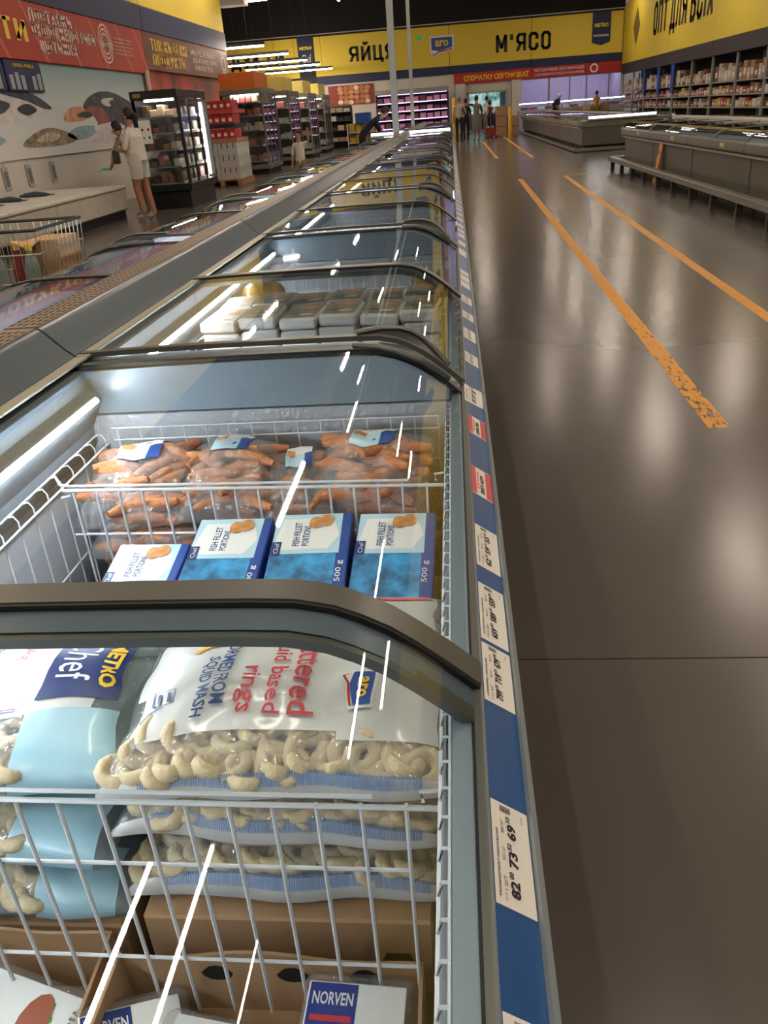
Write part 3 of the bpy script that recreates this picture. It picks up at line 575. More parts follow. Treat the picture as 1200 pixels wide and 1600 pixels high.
# ---------------- bags of squid rings ----------------
PLAS = film('clear plastic film', 'FFFFFF', .05, haze=.17, hazecol='F4F4F4', rough=.07, bump=.6, bscale=26, bdist=.012)
MILK = mat('bag white print', 'D8D8D6', .32, bump=.7, bscale=14, coat=.25); PBLUE = mat('bag pale blue', 'A9CFDD', .3, bump=.6, bscale=16, coat=.2); RINGM = mat('frozen squid ring', 'E0CDA8', .7, bump=.6, bscale=120, var=.16, vscale=45)
INKB, INKR, INKK, INKP = mat('ink blue', '24447F', .45), mat('ink red', 'D23A44', .45), mat('ink black', '1C2230', .45), mat('ink light blue', '6E93C9', .45)
NAVYP = mat('pack navy', '15306B', .35); NAVYP2 = mat('pack blue', '1E4796', .35)
class Pillow:
    """soft bag: local u along x (0..1) and v along y (0..1), height from a cushion shape with creases"""
    def __init__(s, w, d, h, seed, slope=0, sag=.35): s.w, s.d, s.h, s.seed, s.slope, s.sag = w, d, h, seed, slope, sag
    def edge(s, v, u):  # wavy outline
        return .012*noise.noise(Vector((u*4, v*4, s.seed)))
    def top(s, u, v):
        e = max(0, 1-abs(2*u-1)**3.2)*max(0, 1-abs(2*v-1)**2.6); z = s.h*e**.5
        z += s.h*.24*(noise.noise(Vector((u*3.1, v*2.7, s.seed*3.7)))) * e + s.h*.11*noise.noise(Vector((u*9, v*7, s.seed*1.3+9)))*e
        return Vector(((u-.5)*s.w+s.edge(v, u)*(2*u-1), (v-.5)*s.d+.018*noise.noise(Vector((u*3, s.seed, v*2))), z+s.slope*(v-.5)*s.d))
    def bot(s, u, v):
        e = max(0, 1-abs(2*u-1)**3.2)*max(0, 1-abs(2*v-1)**2.6); p = s.top(u, v); return Vector((p.x, p.y, s.slope*(v-.5)*s.d-s.h*s.sag*e**.5))
    def mesh(s, zones, nu=34, nv=22):
        """zones(u,v,istop)->material index"""
        mb = MB(); T = [[s.top(i/nu, j/nv) for j in range(nv+1)] for i in range(nu+1)]; Bt = [[s.bot(i/nu, j/nv) for j in range(nv+1)] for i in range(nu+1)]
        for k, G in ((1, T), (0, Bt)):
            base = len(mb.v); mb.v += [tuple(p) for col in G for p in col]
            for i in range(nu):
                for j in range(nv):
                    a = base+i*(nv+1)+j; mb.f.append((a, a+1, a+nv+2, a+nv+1) if not k else (a, a+nv+1, a+nv+2, a+1)); mb.mi.append(zones((i+.5)/nu, (j+.5)/nv, k)); mb.sm.append(True)
        return mb
    def on(s, lift=.0016):
        def fn(p):
            u, v = min(1, max(0, p.x)), min(1, max(0, p.y)); q = s.top(u, v); q.z += lift+p.z; return q
        return fn
def smoothbuild(mb, name, mats, parent):
    me = bpy.data.meshes.new(name); me.from_pydata(mb.v, [], mb.f)
    for m in mats: me.materials.append(m)
    me.polygons.foreach_set('material_index', mb.mi); me.polygons.foreach_set('use_smooth', [True]*len(mb.f)); me.update()
    b = bmesh.new(); b.from_mesh(me); bmesh.ops.remove_doubles(b, verts=b.verts, dist=.0004); bmesh.ops.recalc_face_normals(b, faces=b.faces); b.to_mesh(me); b.free()
    o = bpy.data.objects.new(name, me); COL.objects.link(o); o.parent = parent; return o
def torus(R, r, n=14, k=7, squash=1, wob=0, seed=0):
    mb = MB(); v = []
    for i in range(n):
        a = 2*math.pi*i/n; rr = r*(1+wob*math.sin(3*a+seed)); Rr = R*(1+wob*.6*math.cos(2*a+seed))
        for j in range(k):
            b = 2*math.pi*j/k; v.append(((Rr+rr*math.cos(b))*math.cos(a), (Rr+rr*math.cos(b))*math.sin(a)*squash, rr*math.sin(b)))
    mb.add(v, [(i*k+j, ((i+1) % n)*k+j, ((i+1) % n)*k+(j+1) % k, i*k+(j+1) % k) for i in range(n) for j in range(k)], 0, True); return mb
RM = [torus(.019, .0088, 16, 8, .95, .14, s).build('squid_ring', [RINGM]) for s in range(3)]
for o in RM: COL.objects.unlink(o)
def rings(t, P, n, rr, vband=(.03, .97), uband=(.04, .96)):
    for k in range(n):
        u = uband[0]+(uband[1]-uband[0])*((k+.5)/n+rr.uniform(-.3, .3)/n); v = rr.uniform(*vband); u = min(.94, max(.06, u))
        p = P.top(u, v); q = P.bot(u, v); z = max(q.z+.009, p.z-.0155)
        o = RM[rr.randrange(3)].copy(); COL.objects.link(o); o.parent = t; o.location = (p.x, p.y, z); o.rotation_euler = (rr.uniform(-.15, .45), rr.uniform(-.25, .25), rr.uniform(0, 3)); s = rr.uniform(.85, 1.1); o.scale = (s, s, s)
def ring_bag(label, x, y, z, w, d, h, seed, style, rz=0, slope=0, group=None, sag=.35, txtmode=1):
    t = thing('squid_ring_bag', label, 'food bag', (x, y, z), rz, group); P = Pillow(w, d, h, seed, slope, sag); fn = P.on()
    lo = .20 if style == 'aro' else .30
    def zn(u, v, top):
        if style == 'aro':
            if not top: return 1 if v < .06 else 0
            return 1 if v < .06 or (v > lo+.05*math.sin(u*3+1) and .03+.25*max(0, (.6-v))*.5 < u < .985) else 0
        if not top: return 2
        if v > .36: return 1 if u < .86 else 0
        return (2 if .64 < u < .93 else 0)
    smoothbuild(P.mesh(zn), 'film', [PLAS, MILK, PBLUE], t)
    rr = random.Random(seed); rings(t, P, 17 if style == 'aro' else 13, rr, (.10, .19), (.04, .96 if style == 'aro' else .66)); rings(t, P, 12, rr, (.22, .34), (.04, .96 if style == 'aro' else .62))
    if style == 'aro':
        # words run towards the right edge, turned a quarter: letter tops face left
        mb = MB()
        def W(s, u0, u1, v0, v1, mi, bold=.02):  # text reading towards smaller v
            put(mb, s, (u0, v1, 0), (0, v0-v1, 0), (u1-u0, 0, 0), bold, mi, fn=P.on(.0034))
        if txtmode:
            W('FORMED FROM', .29, .335, .36, .88, 0); W('SQUID MASH', .235, .28, .30, .74, 0)
            W('battered', .53, .61, .30, .92, 1, .012); W('squid based', .44, .51, .30, .96, 1, .012); W('rings', .36, .43, .30, .62, 1, .012)
            sv = [(v_, u_) for u_, v_ in ()]
            O_, U_, V_ = Vector((.78, .50, 0)), Vector((0, -.22, 0)), Vector((-.11, 0, 0))
            O_ = Vector((.68, .56, 0)); V_ = Vector((.10, 0, 0)); aro(mb, O_, U_, V_, 2, (0, 0, .0012), P.on(.003))
            # pink ribbon and outlines
            def ribbon(pts, wd, mi):
                vv = []
                for i, (u, v) in enumerate(pts):
                    a = pts[max(0, i-1)]; b = pts[min(len(pts)-1, i+1)]; dx, dy = b[0]-a[0], b[1]-a[1]; l = math.hypot(dx, dy); nx, ny = -dy/l*wd, dx/l*wd
                    vv += [fn(Vector((u+nx, v+ny, 0))), fn(Vector((u-nx, v-ny, 0)))]
                mb.add(vv, [(2*i, 2*i+1, 2*i+3, 2*i+2) for i in range(len(pts)-1)], mi, True)
            ribbon([(.62+.012*math.sin(i), .97-.0*i) if False else (.64+i*.0165, .97-.30*(1-math.exp(-i*.22))+.012*i) for i in range(20)], .022, 6)
            ribbon([(.07, .34), (.09, .40), (.13, .42)], .004, 0); ribbon([(.16, .80), (.2, .86), (.25, .87)], .014, 5)
            for k in range(2): ribbon([(.11+k*.035, .44), (.11+k*.035, .50)], .006, 0)
            ribbon([(.09, .43), (.09, .52), (.165, .52), (.165, .43), (.09, .43)], .003, 0)
        mb.build('print', [INKB, INKR, WHT, BLUE, RED, PR_Y, mat('ink pink', 'E8626C', .45)], t)
        m2 = MB()
        for k in range(120):   # fine ingredient text on the front seam
            u = .12+k*.0068; q = [fn(Vector((u, .012, 0))), fn(Vector((u+.0035, .012, 0))), fn(Vector((u+.0042, .05, 0))), fn(Vector((u+.0007, .05, 0)))]
            m2.add([(p.x, p.y, p.z+.0008) for p in q], [(0, 1, 2, 3)])
        m2.build('small_print', [INKP], t)
    return t
def chef_print(t, P, mirror=0, kg=False):
    fn = P.on(); mb = MB()
    def W(s, u0, u1, v0, v1, mi, bold=.02): put(mb, s, (u0, v1, 0), (0, v0-v1, 0), (u1-u0, 0, 0), bold, mi, fn=fn)
    W('BATTERED', .10, .20, .42, .98, 0, .03); W('SQUID RINGS', .22, .3, .42, .98, 0, .03); W('TINTENFISCHRINGE', .36, .39, .45, .95, 0, 0); W('IM BACKTEIG', .41, .44, .5, .95, 0, 0); W('0,5kg', .52, .57, .70, .9, 3, 0)
    v = [(.64, .40), (.64, .98), (.86, .98), (.92, .70), (.86, .40)]
    N_ = 6; vv = []
    for i in range(N_+1):
        for j in range(N_+1):
            a = .66+.26*i/N_; b = .42+.52*j/N_; vv.append(fn(Vector((a, b, .0003))))
    mb.add(vv, [(i*(N_+1)+j, (i+1)*(N_+1)+j, (i+1)*(N_+1)+j+1, i*(N_+1)+j+1) for i in range(N_) for j in range(N_)], 1, True)
    f2 = P.on(.0024)
    put(mb, '2 kg' if kg else 'Chef', (.69, .90, 0), (0, -.38, 0), (.12, 0, 0), .0, 2, fn=f2); put(mb, 'METRO', (.84, .90, 0), (0, -.42, 0), (.06, 0, 0), .04, 4, fn=f2)
    for off, mi in ((0, 3), (.014, 5)):
        pts = [(.05, .40-off), (.60, .40-off), (.63, .44-off)]
        for i in range(len(pts)-1):
            a, b = Vector((*pts[i], 0)), Vector((*pts[i+1], 0)); n = 12
            vs = []
            for k in range(n+1): p = a.lerp(b, k/n); vs += [fn(p), fn(p+Vector((0, .007, 0)))]
            mb.add(vs, [(2*k, 2*k+1, 2*k+3, 2*k+2) for k in range(n)], mi)
    mb.build('print', [INKK, NAVYP, WHT, INKR, PR_Y, INKB], t)
def chef_bag(label, x, y, z, w, d, h, seed, rz=0, slope=0, kg=False, prn=True):
    t = ring_bag(label, x, y, z, w, d, h, seed, 'chef', rz, slope); P = Pillow(w, d, h, seed, slope)
    if prn: chef_print(t, P, 0, kg)
    return t
# right-hand stack, bottom to top, then the row behind
zst = [.545, .618, .690]
ring_bag('white squid ring bag lowest of the near stack, resting on brown carton', -.213, .712, .528, .375, .235, .050, 3, 'aro', .01, .0, sag=.45)
ring_bag('white squid ring bag in the middle of the near stack', -.210, .71, .624, .375, .24, .042, 5, 'aro', -.015, .0, sag=.85)
ring_bag('white squid ring bag with red lettering on top of the near stack', -.212, .715, .694, .38, .245, .045, 11, 'aro', .02, .06, sag=.5)
ring_bag('white squid ring bag lying behind the topmost one, under the lid edge', -.20, .905, .672, .34, .155, .030, 8, 'aro', .03, .0, sag=.9)
ring_bag('white squid ring bag under the one behind the near stack', -.20, .905, .60, .34, .16, .034, 18, 'aro', .0, .0, txtmode=0)
chef_bag('blue and white squid ring bag at the bottom of the left stack', -.575, .70, .492, .33, .23, .045, 21, .05, .0, prn=False)
chef_bag('blue and white squid ring bag second from bottom of the left stack', -.57, .70, .590, .34, .23, .042, 22, -.04, .0, prn=False)
chef_bag('squid ring bag with navy corner badge on top of the left stack', -.575, .725, .680, .36, .25, .042, 25, .10, .08)
chef_bag('squid ring bag marked two kilos lying behind the left stack', -.565, .905, .690, .34, .16, .034, 27, .06, .0, True)
chef_bag('squid ring bag beneath the one marked two kilos', -.565, .91, .625, .34, .16, .034, 29, -.03, .0, prn=False)
# ---------------- cartons of burger packs in front ----------------
CARD = mat('corrugated card', 'B08C68', .8, var=.1, vscale=6, bump=.3, bscale=40); CARDI = mat('card inside', '8A6B4F', .8, var=.08)
def carton(label, x0, x1, y0, y1, z0, z1, flapz=0, holes=True, name='cardboard_tray', rz=0, wavy=False):
    cx_, cy_ = (x0+x1)/2, (y0+y1)/2; t = thing(name, label, 'carton', (cx_, cy_, z0), rz); a, b, h, th = (x1-x0)/2, (y1-y0)/2, z1-z0, .004
    MB().box(-a, a, -b, b, 0, th).build('base', CARD, t)
    def wallp(n, pts, hc):
        # back wall with curved top edge: strip of columns, hand holes are flat dark patches, their shade painted on
        mb = MB(); k = 24
        for i in range(k):
            u0, u1 = -1+2*i/k, -1+2*(i+1)/k; f = lambda u: h*(1-.10*abs(u)**4)+.006*math.sin(u*5+2)
            vs = [(a*u0, b-th, 0), (a*u1, b-th, 0), (a*u1, b-th, f(u1)), (a*u0, b-th, f(u0)), (a*u0, b, 0), (a*u1, b, 0), (a*u1, b, f(u1)), (a*u0, b, f(u0))]
            mb.add(vs, [(0, 1, 2, 3), (7, 6, 5, 4), (3, 2, 6, 7)])
        return mb.build(n, CARD, t)
    wallp('side_panel', None, None); MB().box(-a, -a+th, -b, b, 0, h*.97).build('side_panel', CARD, t); MB().box(a-th, a, -b, b, 0, h*.93).build('side_panel', CARD, t); MB().box(-a, a, -b, -b+th, 0, h*.9).build('side_panel', CARD, t)
    if holes:
        hm = MB()
        for u in (-.35, .15, .62):
            hm.add([(a*u+.018*math.cos(q*math.pi/6)*(1 if math.sin(q*math.pi/6) < .2 else .8), b-th-.001, h*.72+.013*math.sin(q*math.pi/6)) for q in range(12)], [tuple(range(12))])
        hm.build('hand_hole', mat('hole dark', '120D0A', .9), t)
    return t
carton('brown cardboard tray of burger packs, right of the two', -.40, -.055, .30, .545, .40, .500)
carton('brown cardboard tray of burger packs at the left edge', -.74, -.42, .32, .575, .38, .490, holes=False, rz=.03)
ct = thing('cardboard_box', 'closed brown carton under the squid ring bags, printed with dark letters', 'carton', (-.215, .72, .16)); MB().bbox(-.17, .17, -.135, .135, 0, .343, .003).build('body', CARD, ct)
m_ = MB(); put(m_, 'О', (.10, -.1366, .14), (.055, 0, 0), (0, 0, .15), .06); m_.build('print', mat('carton print', '3A2318', .7), ct)
ct = thing('cardboard_box', 'plain brown carton under the left stack of ring bags', 'carton', (-.57, .72, .16)); MB().bbox(-.15, .15, -.125, .125, 0, .31, .003).build('body', CARD, ct)
TRAYM = film('tray film', 'FFFFFF', .05, haze=.16, hazecol='E8E8E8', rough=.1, bump=.5, bscale=40); BURG = mat('burger red brown', '9C5A3E', .6, var=.3, vscale=40)
def burger_pack(label, x, y, z, rz, ry=0, brand=True):
    t = thing('burger_pack', label, 'food pack', (x, y, z), 0); t.rotation_euler = (.12, ry, rz)
    MB().bbox(-.062, .062, -.085, .085, -.03, .006, .008).build('film', TRAYM, t)
    pt = MB().lathe([(0.02, -.024), (.046, -.022), (.05, -.010), (.045, -.002), (.02, 0)], (0, .030, 0), 14).lathe([(0.02, -.024), (.046, -.022), (.05, -.010), (.045, -.002), (.02, 0)], (0, -.036, 0), 14); pt.build('patty', BURG, t)
    c = MB().bbox(-.056, .05, -.072, .07, .0065, .009, .001).build('card_sleeve', WHT, t)
    mb = MB(); zt = .0095
    mb.add([(-.056, -.072+.0, zt), (-.018, -.072, zt), (-.018, -.0, zt), (-.056, -.0, zt)], [(0, 1, 2, 3)], 0)
    mb.v[-4:] = [(-.054, .018, zt), (-.002, .018, zt), (-.002, .068, zt), (-.054, .068, zt)]
    mb.add([(-.050, .020, zt+.0003), (-.006, .020, zt+.0003), (-.006, .026, zt+.0003), (-.050, .026, zt+.0003)], [(0, 1, 2, 3)], 1); mb.add([(-.050, .030, zt+.0003), (-.006, .030, zt+.0003), (-.006, .036, zt+.0003), (-.050, .036, zt+.0003)], [(0, 1, 2, 3)], 1)
    put(mb, 'NORVEN', (-.050, .046, zt+.0004), (.044, 0, 0), (0, .013, 0), .02, 2); put(mb, 'БУРГЕРИ', (-.05, -.066, zt), (.085, 0, 0), (0, .018, 0), .03, 3)
    for k in range(10):
        a = k*.7; mb.add([(.012+.035*math.cos(a+q)*.5+.012*math.cos(a), -.015+.022*math.sin(a+q)*.5+.006*math.sin(a), zt+.0002+.00005*k) for q in (0, 1.2, 2.4, 3.6, 4.8)], [(0, 1, 2, 3, 4)], 4)
    mb.add([(.012+.030*math.cos(q), -.012+.017*math.sin(q), zt+.0009) for q in [k*math.pi/6 for k in range(12)]], [tuple(range(12))], 5)
    mb.build('print', [mat('label blue', '24357E', .4), mat('label red', 'C5303A', .4), WHT, INKK, mat('lettuce', '5E8A3A', .5), mat('burger print', 'A0553A', .5)], c); return t
burger_pack('burger pack with blue corner label, upright at right in the tray', -.125, .455, .470, -.05, .0)
burger_pack('burger pack lying sideways in the middle of the tray', -.255, .44, .458, 1.5, .1)
burger_pack('burger pack half hidden at the left of the tray', -.345, .44, .455, .5, .3)
burger_pack('burger pack turned sideways in the left tray', -.50, .48, .450, 1.35, 0)
burger_pack('burger pack at the far left edge of the left tray', -.625, .47, .445, 1.2, .1)
# ---------------- fish fillet boxes ----------------
SEA = mat('sea photo print', '2E86B8', .35, var=.75, vscale=26, coat=.3); ICE = mat('box pale print', 'BCDCE8', .35, coat=.3); NUG = mat('breaded fish print', 'C98A4A', .5, var=.3, vscale=60)
def fish_box(label, x, y, z, tilt=.12, rz=0, rx=None):
    t = thing('fish_fillet_box', label, 'food box', (x, y, z), 0); t.rotation_euler = (tilt, 0, rz); W_, D_, H_ = .066, .105, .042
    bd = MB().bbox(-W_, W_, -D_, D_, -H_, 0, .002); bd.build('carton', [NAVYP2], t); mb = MB(); e = .0006
    def q(a, b, c, d, mi, k=1): mb.add([(a, c, e*k), (b, c, e*k), (b, d, e*k), (a, d, e*k)], [(0, 1, 2, 3)], mi)
    q(-.064, .046, -.103, .0, 1); q(-.064, .05, .0, .103, 0)
    mb.add([(-.064, .01, e*2), (.030, .01, e*2), (.048, .045, e*2), (.035, .09, e*2), (-.050, .09, e*2)], [(0, 1, 2, 3, 4)], 2)
    q(-.064, -.048, -.004, .03, 3, 3)
    put(mb, 'FISH FILLET', (-.018, .018, e*3), (0, .062, 0), (-.012, 0, 0), .01, 4); put(mb, 'PORTIONS', (-.002, .018, e*3), (0, .052, 0), (-.012, 0, 0), .01, 4); put(mb, '500 g', (.060, -.07, e*3), (0, .05, 0), (-.012, 0, 0), .01, 5)
    put(mb, 'Chef', (-.051, .0, e*4), (0, .026, 0), (-.008, 0, 0), 0, 5)
    mb.build('print', [ICE, SEA, WHT, NAVYP, INKB, WHT], t)
    for (nx, ny, r) in ((.006, .078, 1), (.022, .083, 1)):
        MB().add([(nx+.013*math.cos(k*math.pi/6), ny+.016*math.sin(k*math.pi/6), .0028+e*nx) for k in range(12)]+[(nx+.010*math.cos(k*math.pi/6), ny+.012*math.sin(k*math.pi/6), .0032+e*nx) for k in range(12)], [(k, (k+1) % 12, 12+(k+1) % 12, 12+k) for k in range(12)]+[tuple(range(12, 24))]).build('picture', NUG, t)
    return t
fish_box('blue fish fillet box at the right end of the row', -.113, 1.115, .680, .20, -.02); fish_box('blue fish fillet box second from the right end of the row', -.253, 1.113, .684, .20, .02)
fish_box('blue fish fillet box third from the right end of the row', -.395, 1.11, .680, .20, -.01); fish_box('blue fish fillet box leftmost and lowest of the row', -.553, 1.105, .636, .20, -.02)
pw = thing('white_food_bag', 'plain white food bag between right fish box and ring bags', 'food bag', (-.12, .995, .60)); smoothbuild(Pillow(.17, .13, .05, 44, .1).mesh(lambda u, v, k: 0, 16, 12), 'film', [mat('plain white bag', 'DADCE0', .4, bump=.5, bscale=20)], pw)
# ---------------- orange bags ----------------
ORNG = mat('breaded orange', 'D0885A', .75, bump=.8, bscale=160, var=.2, vscale=30)
def stick(seed):
    rr = random.Random(seed); pts = [(-.055, 0, 0), (-.03, rr.uniform(-.006, .006), .002), (0, rr.uniform(-.008, .008), .004), (.03, rr.uniform(-.006, .006), .001), (.055, 0, 0)]
    return MB().tube(pts, .012, 8, rs=[.007, .0125, .013, .0125, .007]).build('breaded_piece', [ORNG])
STK = [stick(s) for s in range(3)]
for o in STK: COL.objects.unlink(o)
def orange_bag(label, x, y, z, w, d, h, seed, rz=0, slope=.35, lab=1, n=44):
    t = thing('breaded_food_bag', label, 'food bag', (x, y, z), rz); P = Pillow(w, d, h, seed, slope, .6); rr = random.Random(seed)
    smoothbuild(P.mesh(lambda u, v, k: 0, 24, 18), 'film', [PLAS], t)
    for k in range(n):
        u, v = rr.uniform(.16, .84), rr.uniform(.08, .92); p = P.top(u, v); o = STK[k % 3].copy(); COL.objects.link(o); o.parent = t; o.location = (p.x, p.y, p.z-.014-.016*(k % 3)); o.rotation_euler = (rr.uniform(-.2, .2), rr.uniform(-.25, .25), rr.choice((0, .3, -.4, .9, -.2)))
        s = w/.24; o.scale = (s, s, s)
    if lab:
        fn = P.on(.003); mb = MB(); N_ = 6; u0, u1, v0, v1 = .28, .68, .55, .95
        def patch(a, b, c, d, mi, l):
            vs = [fn(Vector((a+(b-a)*i/N_, c+(d-c)*j/N_, l))) for i in range(N_+1) for j in range(N_+1)]; mb.add(vs, [(i*(N_+1)+j, (i+1)*(N_+1)+j, (i+1)*(N_+1)+j+1, i*(N_+1)+j+1) for i in range(N_) for j in range(N_)], mi, True)
        patch(u0, u1, v0, v1, 0, 0); patch(u0+.01, u1-.01, v0+.2, v1-.02, 1, .0006); patch(u0+.0, u1-.12, v0, v0+.2, 2, .0006); patch(u0+.02, u0+.14, v0+.16, v0+.25, 3, .0012)
        put(mb, 'CHICKEN', (u0+.06, v0+.3, .0012), (.25, 0, 0), (0, .04, 0), .01, 0, fn=fn) if False else None
        mb.build('label_card', [NAVYP2, WHT, ICE, NUG], t)
    return t
orange_bag('clear bag of breaded pieces at the left, blue and white label', -.615, 1.355, .700, .215, .19, .055, 51, .02)
orange_bag('clear bag of breaded pieces second from left, label at its top', -.435, 1.355, .705, .185, .19, .055, 52, -.05)
orange_bag('smaller clear bag of breaded pieces, lying lower in the middle', -.30, 1.34, .69, .13, .18, .045, 53, .1, n=18)
orange_bag('clear bag of breaded pieces at the right with tilted label', -.165, 1.36, .705, .215, .20, .060, 54, -.12)
for i, (x, w_) in enumerate(((-.60, .22), (-.40, .2), (-.16, .22))): orange_bag(['clear bag of breaded pieces beneath the leftmost one', 'clear bag of breaded pieces beneath the second one', 'clear bag of breaded pieces beneath the right one'][i], x, 1.345, .62, w_, .2, .05, 60+i, .0, .1, 0)
for i, (x, w_) in enumerate(((-.60, .22), (-.40, .2))): orange_bag(['clear bag of breaded pieces at the bottom left of the pile', 'clear bag of breaded pieces at the bottom middle of the pile'][i], x, 1.345, .535, w_, .2, .05, 70+i, .0, .1, 0)
ct = thing('cardboard_box', 'dark carton on the freezer floor under the breaded food bags', 'carton', (-.38, 1.355, .20)); MB().bbox(-.33, .33, -.09, .09, 0, .28, .004).build('body', mat('carton dark', '4A3A30', .8), ct)
for nm, x, y, w_, z1 in (('under the fish fillet boxes', -.34, 1.11, .3, .585), ('under the plain white bag', -.2, .965, .16, .565)):
    ct = thing('cardboard_box', 'brown carton on the freezer floor '+nm, 'carton', (x, y, .20)); MB().bbox(-w_, w_, -.09 if y > 1 else -.05, .09 if y > 1 else .05, 0, z1-.2, .003).build('body', CARD, ct)
ct = thing('cardboard_box', 'brown carton on the freezer floor under the two kilo bag', 'carton', (-.56, .93, .20)); MB().bbox(-.15, .15, -.07, .07, 0, .38, .003).build('body', CARD, ct)
for lb, x, y in (('right burger tray', -.23, .42), ('left burger tray', -.58, .44)):
    ct = thing('cardboard_box', 'brown carton supporting the '+lb, 'carton', (x, y, .20)); MB().bbox(-.15, .15, -.10, .10, 0, .175 if x < -.4 else .195, .003).build('body', CARD, ct)
# ---------------- white packs in the second island ----------------
PACKW = mat('pack white', 'D4D2CE', .4, bump=.6, bscale=30); PACKT = mat('pack picture', '8E8872', .4, var=.45, vscale=30); PACKO = mat('pack food picture', 'B07A48', .4, var=.4, vscale=20); PACKG = mat('pack green', '4E5E4A', .4)
def white_pack(): 
    t = thing('frozen_meal_pack', 'white frozen meal pack with a food picture', 'food pack', (0, 0, 0), 0, 'white meal packs stacked in the second island')
    mb = MB().bbox(-.052, .052, -.085, .085, 0, .031, .006); mb.build('carton', [PACKW], t); mb = MB(); fn = None
    def q(a, b, c, d, mi, k): mb.add([(a, c, .0312+k*.0004), (b, c, .0312+k*.0004), (b, d, .0312+k*.0004), (a, d, .0312+k*.0004)], [(0, 1, 2, 3)], mi)
    q(-.046, .046, -.07, .079, 0, 0)
    for cx_, cy_, rx, ry, mi in ((.008, .045, .030, .024, 1), (-.02, -.02, .018, .012, 2), (.015, -.035, .02, .01, 3)): mb.add([(cx_+rx*math.cos(k*math.pi/7), cy_+ry*math.sin(k*math.pi/7), .0322) for k in range(14)], [tuple(range(14))], mi)
    mb.build('print', [PACKT, PACKO, PACKG, WHT], t); return t
wp = white_pack(); first = True; rr = random.Random(4)
for c in range(6):
    for lv in range(9):
        for row in range(2):
            if row and lv < 7: continue
            o = wp if first else dup(wp); first = False
            o.location = (-.655+c*.1115+rr.uniform(-.004, .004), 2.215+row*.18, .535+lv*.034+(.006 if c % 2 else 0)); o.rotation_euler = (.0, rr.uniform(-.04, .04), rr.uniform(-.06, .06))
            lvl = ['lowest', 'second', 'third', 'fourth', 'fifth', 'sixth', 'seventh', 'eighth', 'topmost'][lv]; o['label'] = 'white frozen meal pack, %s of %s column from left, %s row' % (lvl, ['first', 'second', 'third', 'fourth', 'fifth', 'sixth'][c], 'back' if row else 'front')
ct = thing('cardboard_box', 'long carton under the stacked white meal packs', 'carton', (-.375, 2.3, .20)); MB().bbox(-.33, .33, -.17, .17, 0, .32, .004).build('body', CARD, ct)
bg = thing('golden_food_bag', 'golden brown food bag at the left behind the white packs', 'food bag', (-.63, 2.62, .80), .3); smoothbuild(Pillow(.14, .10, .05, 77, .2).mesh(lambda u, v, k: 0, 16, 12), 'film', [mat('golden bag', '8F6F2E', .3, var=.4, vscale=20, bump=.5, coat=.5)], bg)
bg = thing('golden_food_bag', 'golden and pale food bag at the right beside the packs', 'food bag', (-.085, 2.62, .80), .2); smoothbuild(Pillow(.10, .14, .05, 78, .2).mesh(lambda u, v, k: 0, 16, 12), 'film', [mat('golden bag')], bg)
for x, l in ((-.63, 'left'), (-.085, 'right')):
    ct = thing('cardboard_box', 'carton carrying the golden food bag at the '+l, 'carton', (x, 2.62, .20)); MB().bbox(-.06 if x > -.3 else -.09, .045 if x > -.3 else .09, -.05, .05, 0, .58, .004).build('body', CARD, ct)
# third island: open carton and a white-blue bag; farther ones get plain cartons
for i, (x0, x1, y0, y1, z1, lb) in enumerate(((-.52, -.14, 4.1, 4.5, .70, 'open brown carton in the third island'), (-.70, -.30, 5.3, 5.8, .62, 'open brown carton at the left in the fourth island'), (-.30, -.06, 5.5, 6.0, .6, 'open brown carton at the right in the fourth island'), (-.6, -.1, 7.1, 7.7, .6, 'open brown carton in the fifth island'))):
    carton(lb, x0, x1, y0, y1, .20, z1, holes=False)
for i, (x, y, z, l) in enumerate(((-.38, 4.3, .62, 'white food bag with a blue mark in the third island carton'), (-.10, 3.9, .60, 'white food bag with a blue mark at the right of the third island'))):
    if i: y = 3.95
    bg = thing('white_food_bag', l, 'food bag', (x, y, z), .2); P = Pillow(.22 if not i else .10, .14, .05, 80+i, .1); smoothbuild(P.mesh(lambda u, v, k: 0, 16, 12), 'film', [mat('plain white bag')], bg); mb = MB(); fn = P.on(.002); shape(mb, [(0, 0), (1, 0), (1, 1), (0, 1)], (.2, .3, 0), (.25, 0, 0), (0, .3, 0), 0, fn); mb.build('print', NAVYP2, bg)
    ct = thing('cardboard_box', 'carton under '+l.split(' with')[0]+(' in the open carton' if not i else ' at the right'), 'carton', (x, y, .205)); MB().bbox(-.08 if not i else -.04, .08 if not i else .035, -.06, .06, 0, z-.225, .003).build('body', CARD, ct)
# left bays: coloured packs lying under the left lids
LC = [mat('pack pink', 'B0707C', .5, var=.2), mat('pack teal', '5E8AA0', .5, var=.2), mat('pack cream', 'C4BBA8', .5, var=.2), mat('pack rose', 'A84F5A', .5, var=.2), mat('pack slate', '4A5A78', .5, var=.2)]
rr = random.Random(9); LN = ['pink', 'teal', 'cream', 'rose red', 'slate blue']
for k in range(16):
    for j in range(3):
        c = rr.randrange(5); x = -1.475+j*.185; y = 1.9+k*.30
        t = tag(MB().bbox(-.085, .085, -.13, .13, 0, .45+rr.uniform(-.05, .06), .01).build('food_carton', LC[c]), LN[c]+' food carton under left-hand lids, %s along, %s across' % (NTH[k], NTH[j]), 'food box', 'coloured cartons under the left lids'); t.location = (x, y, .2)
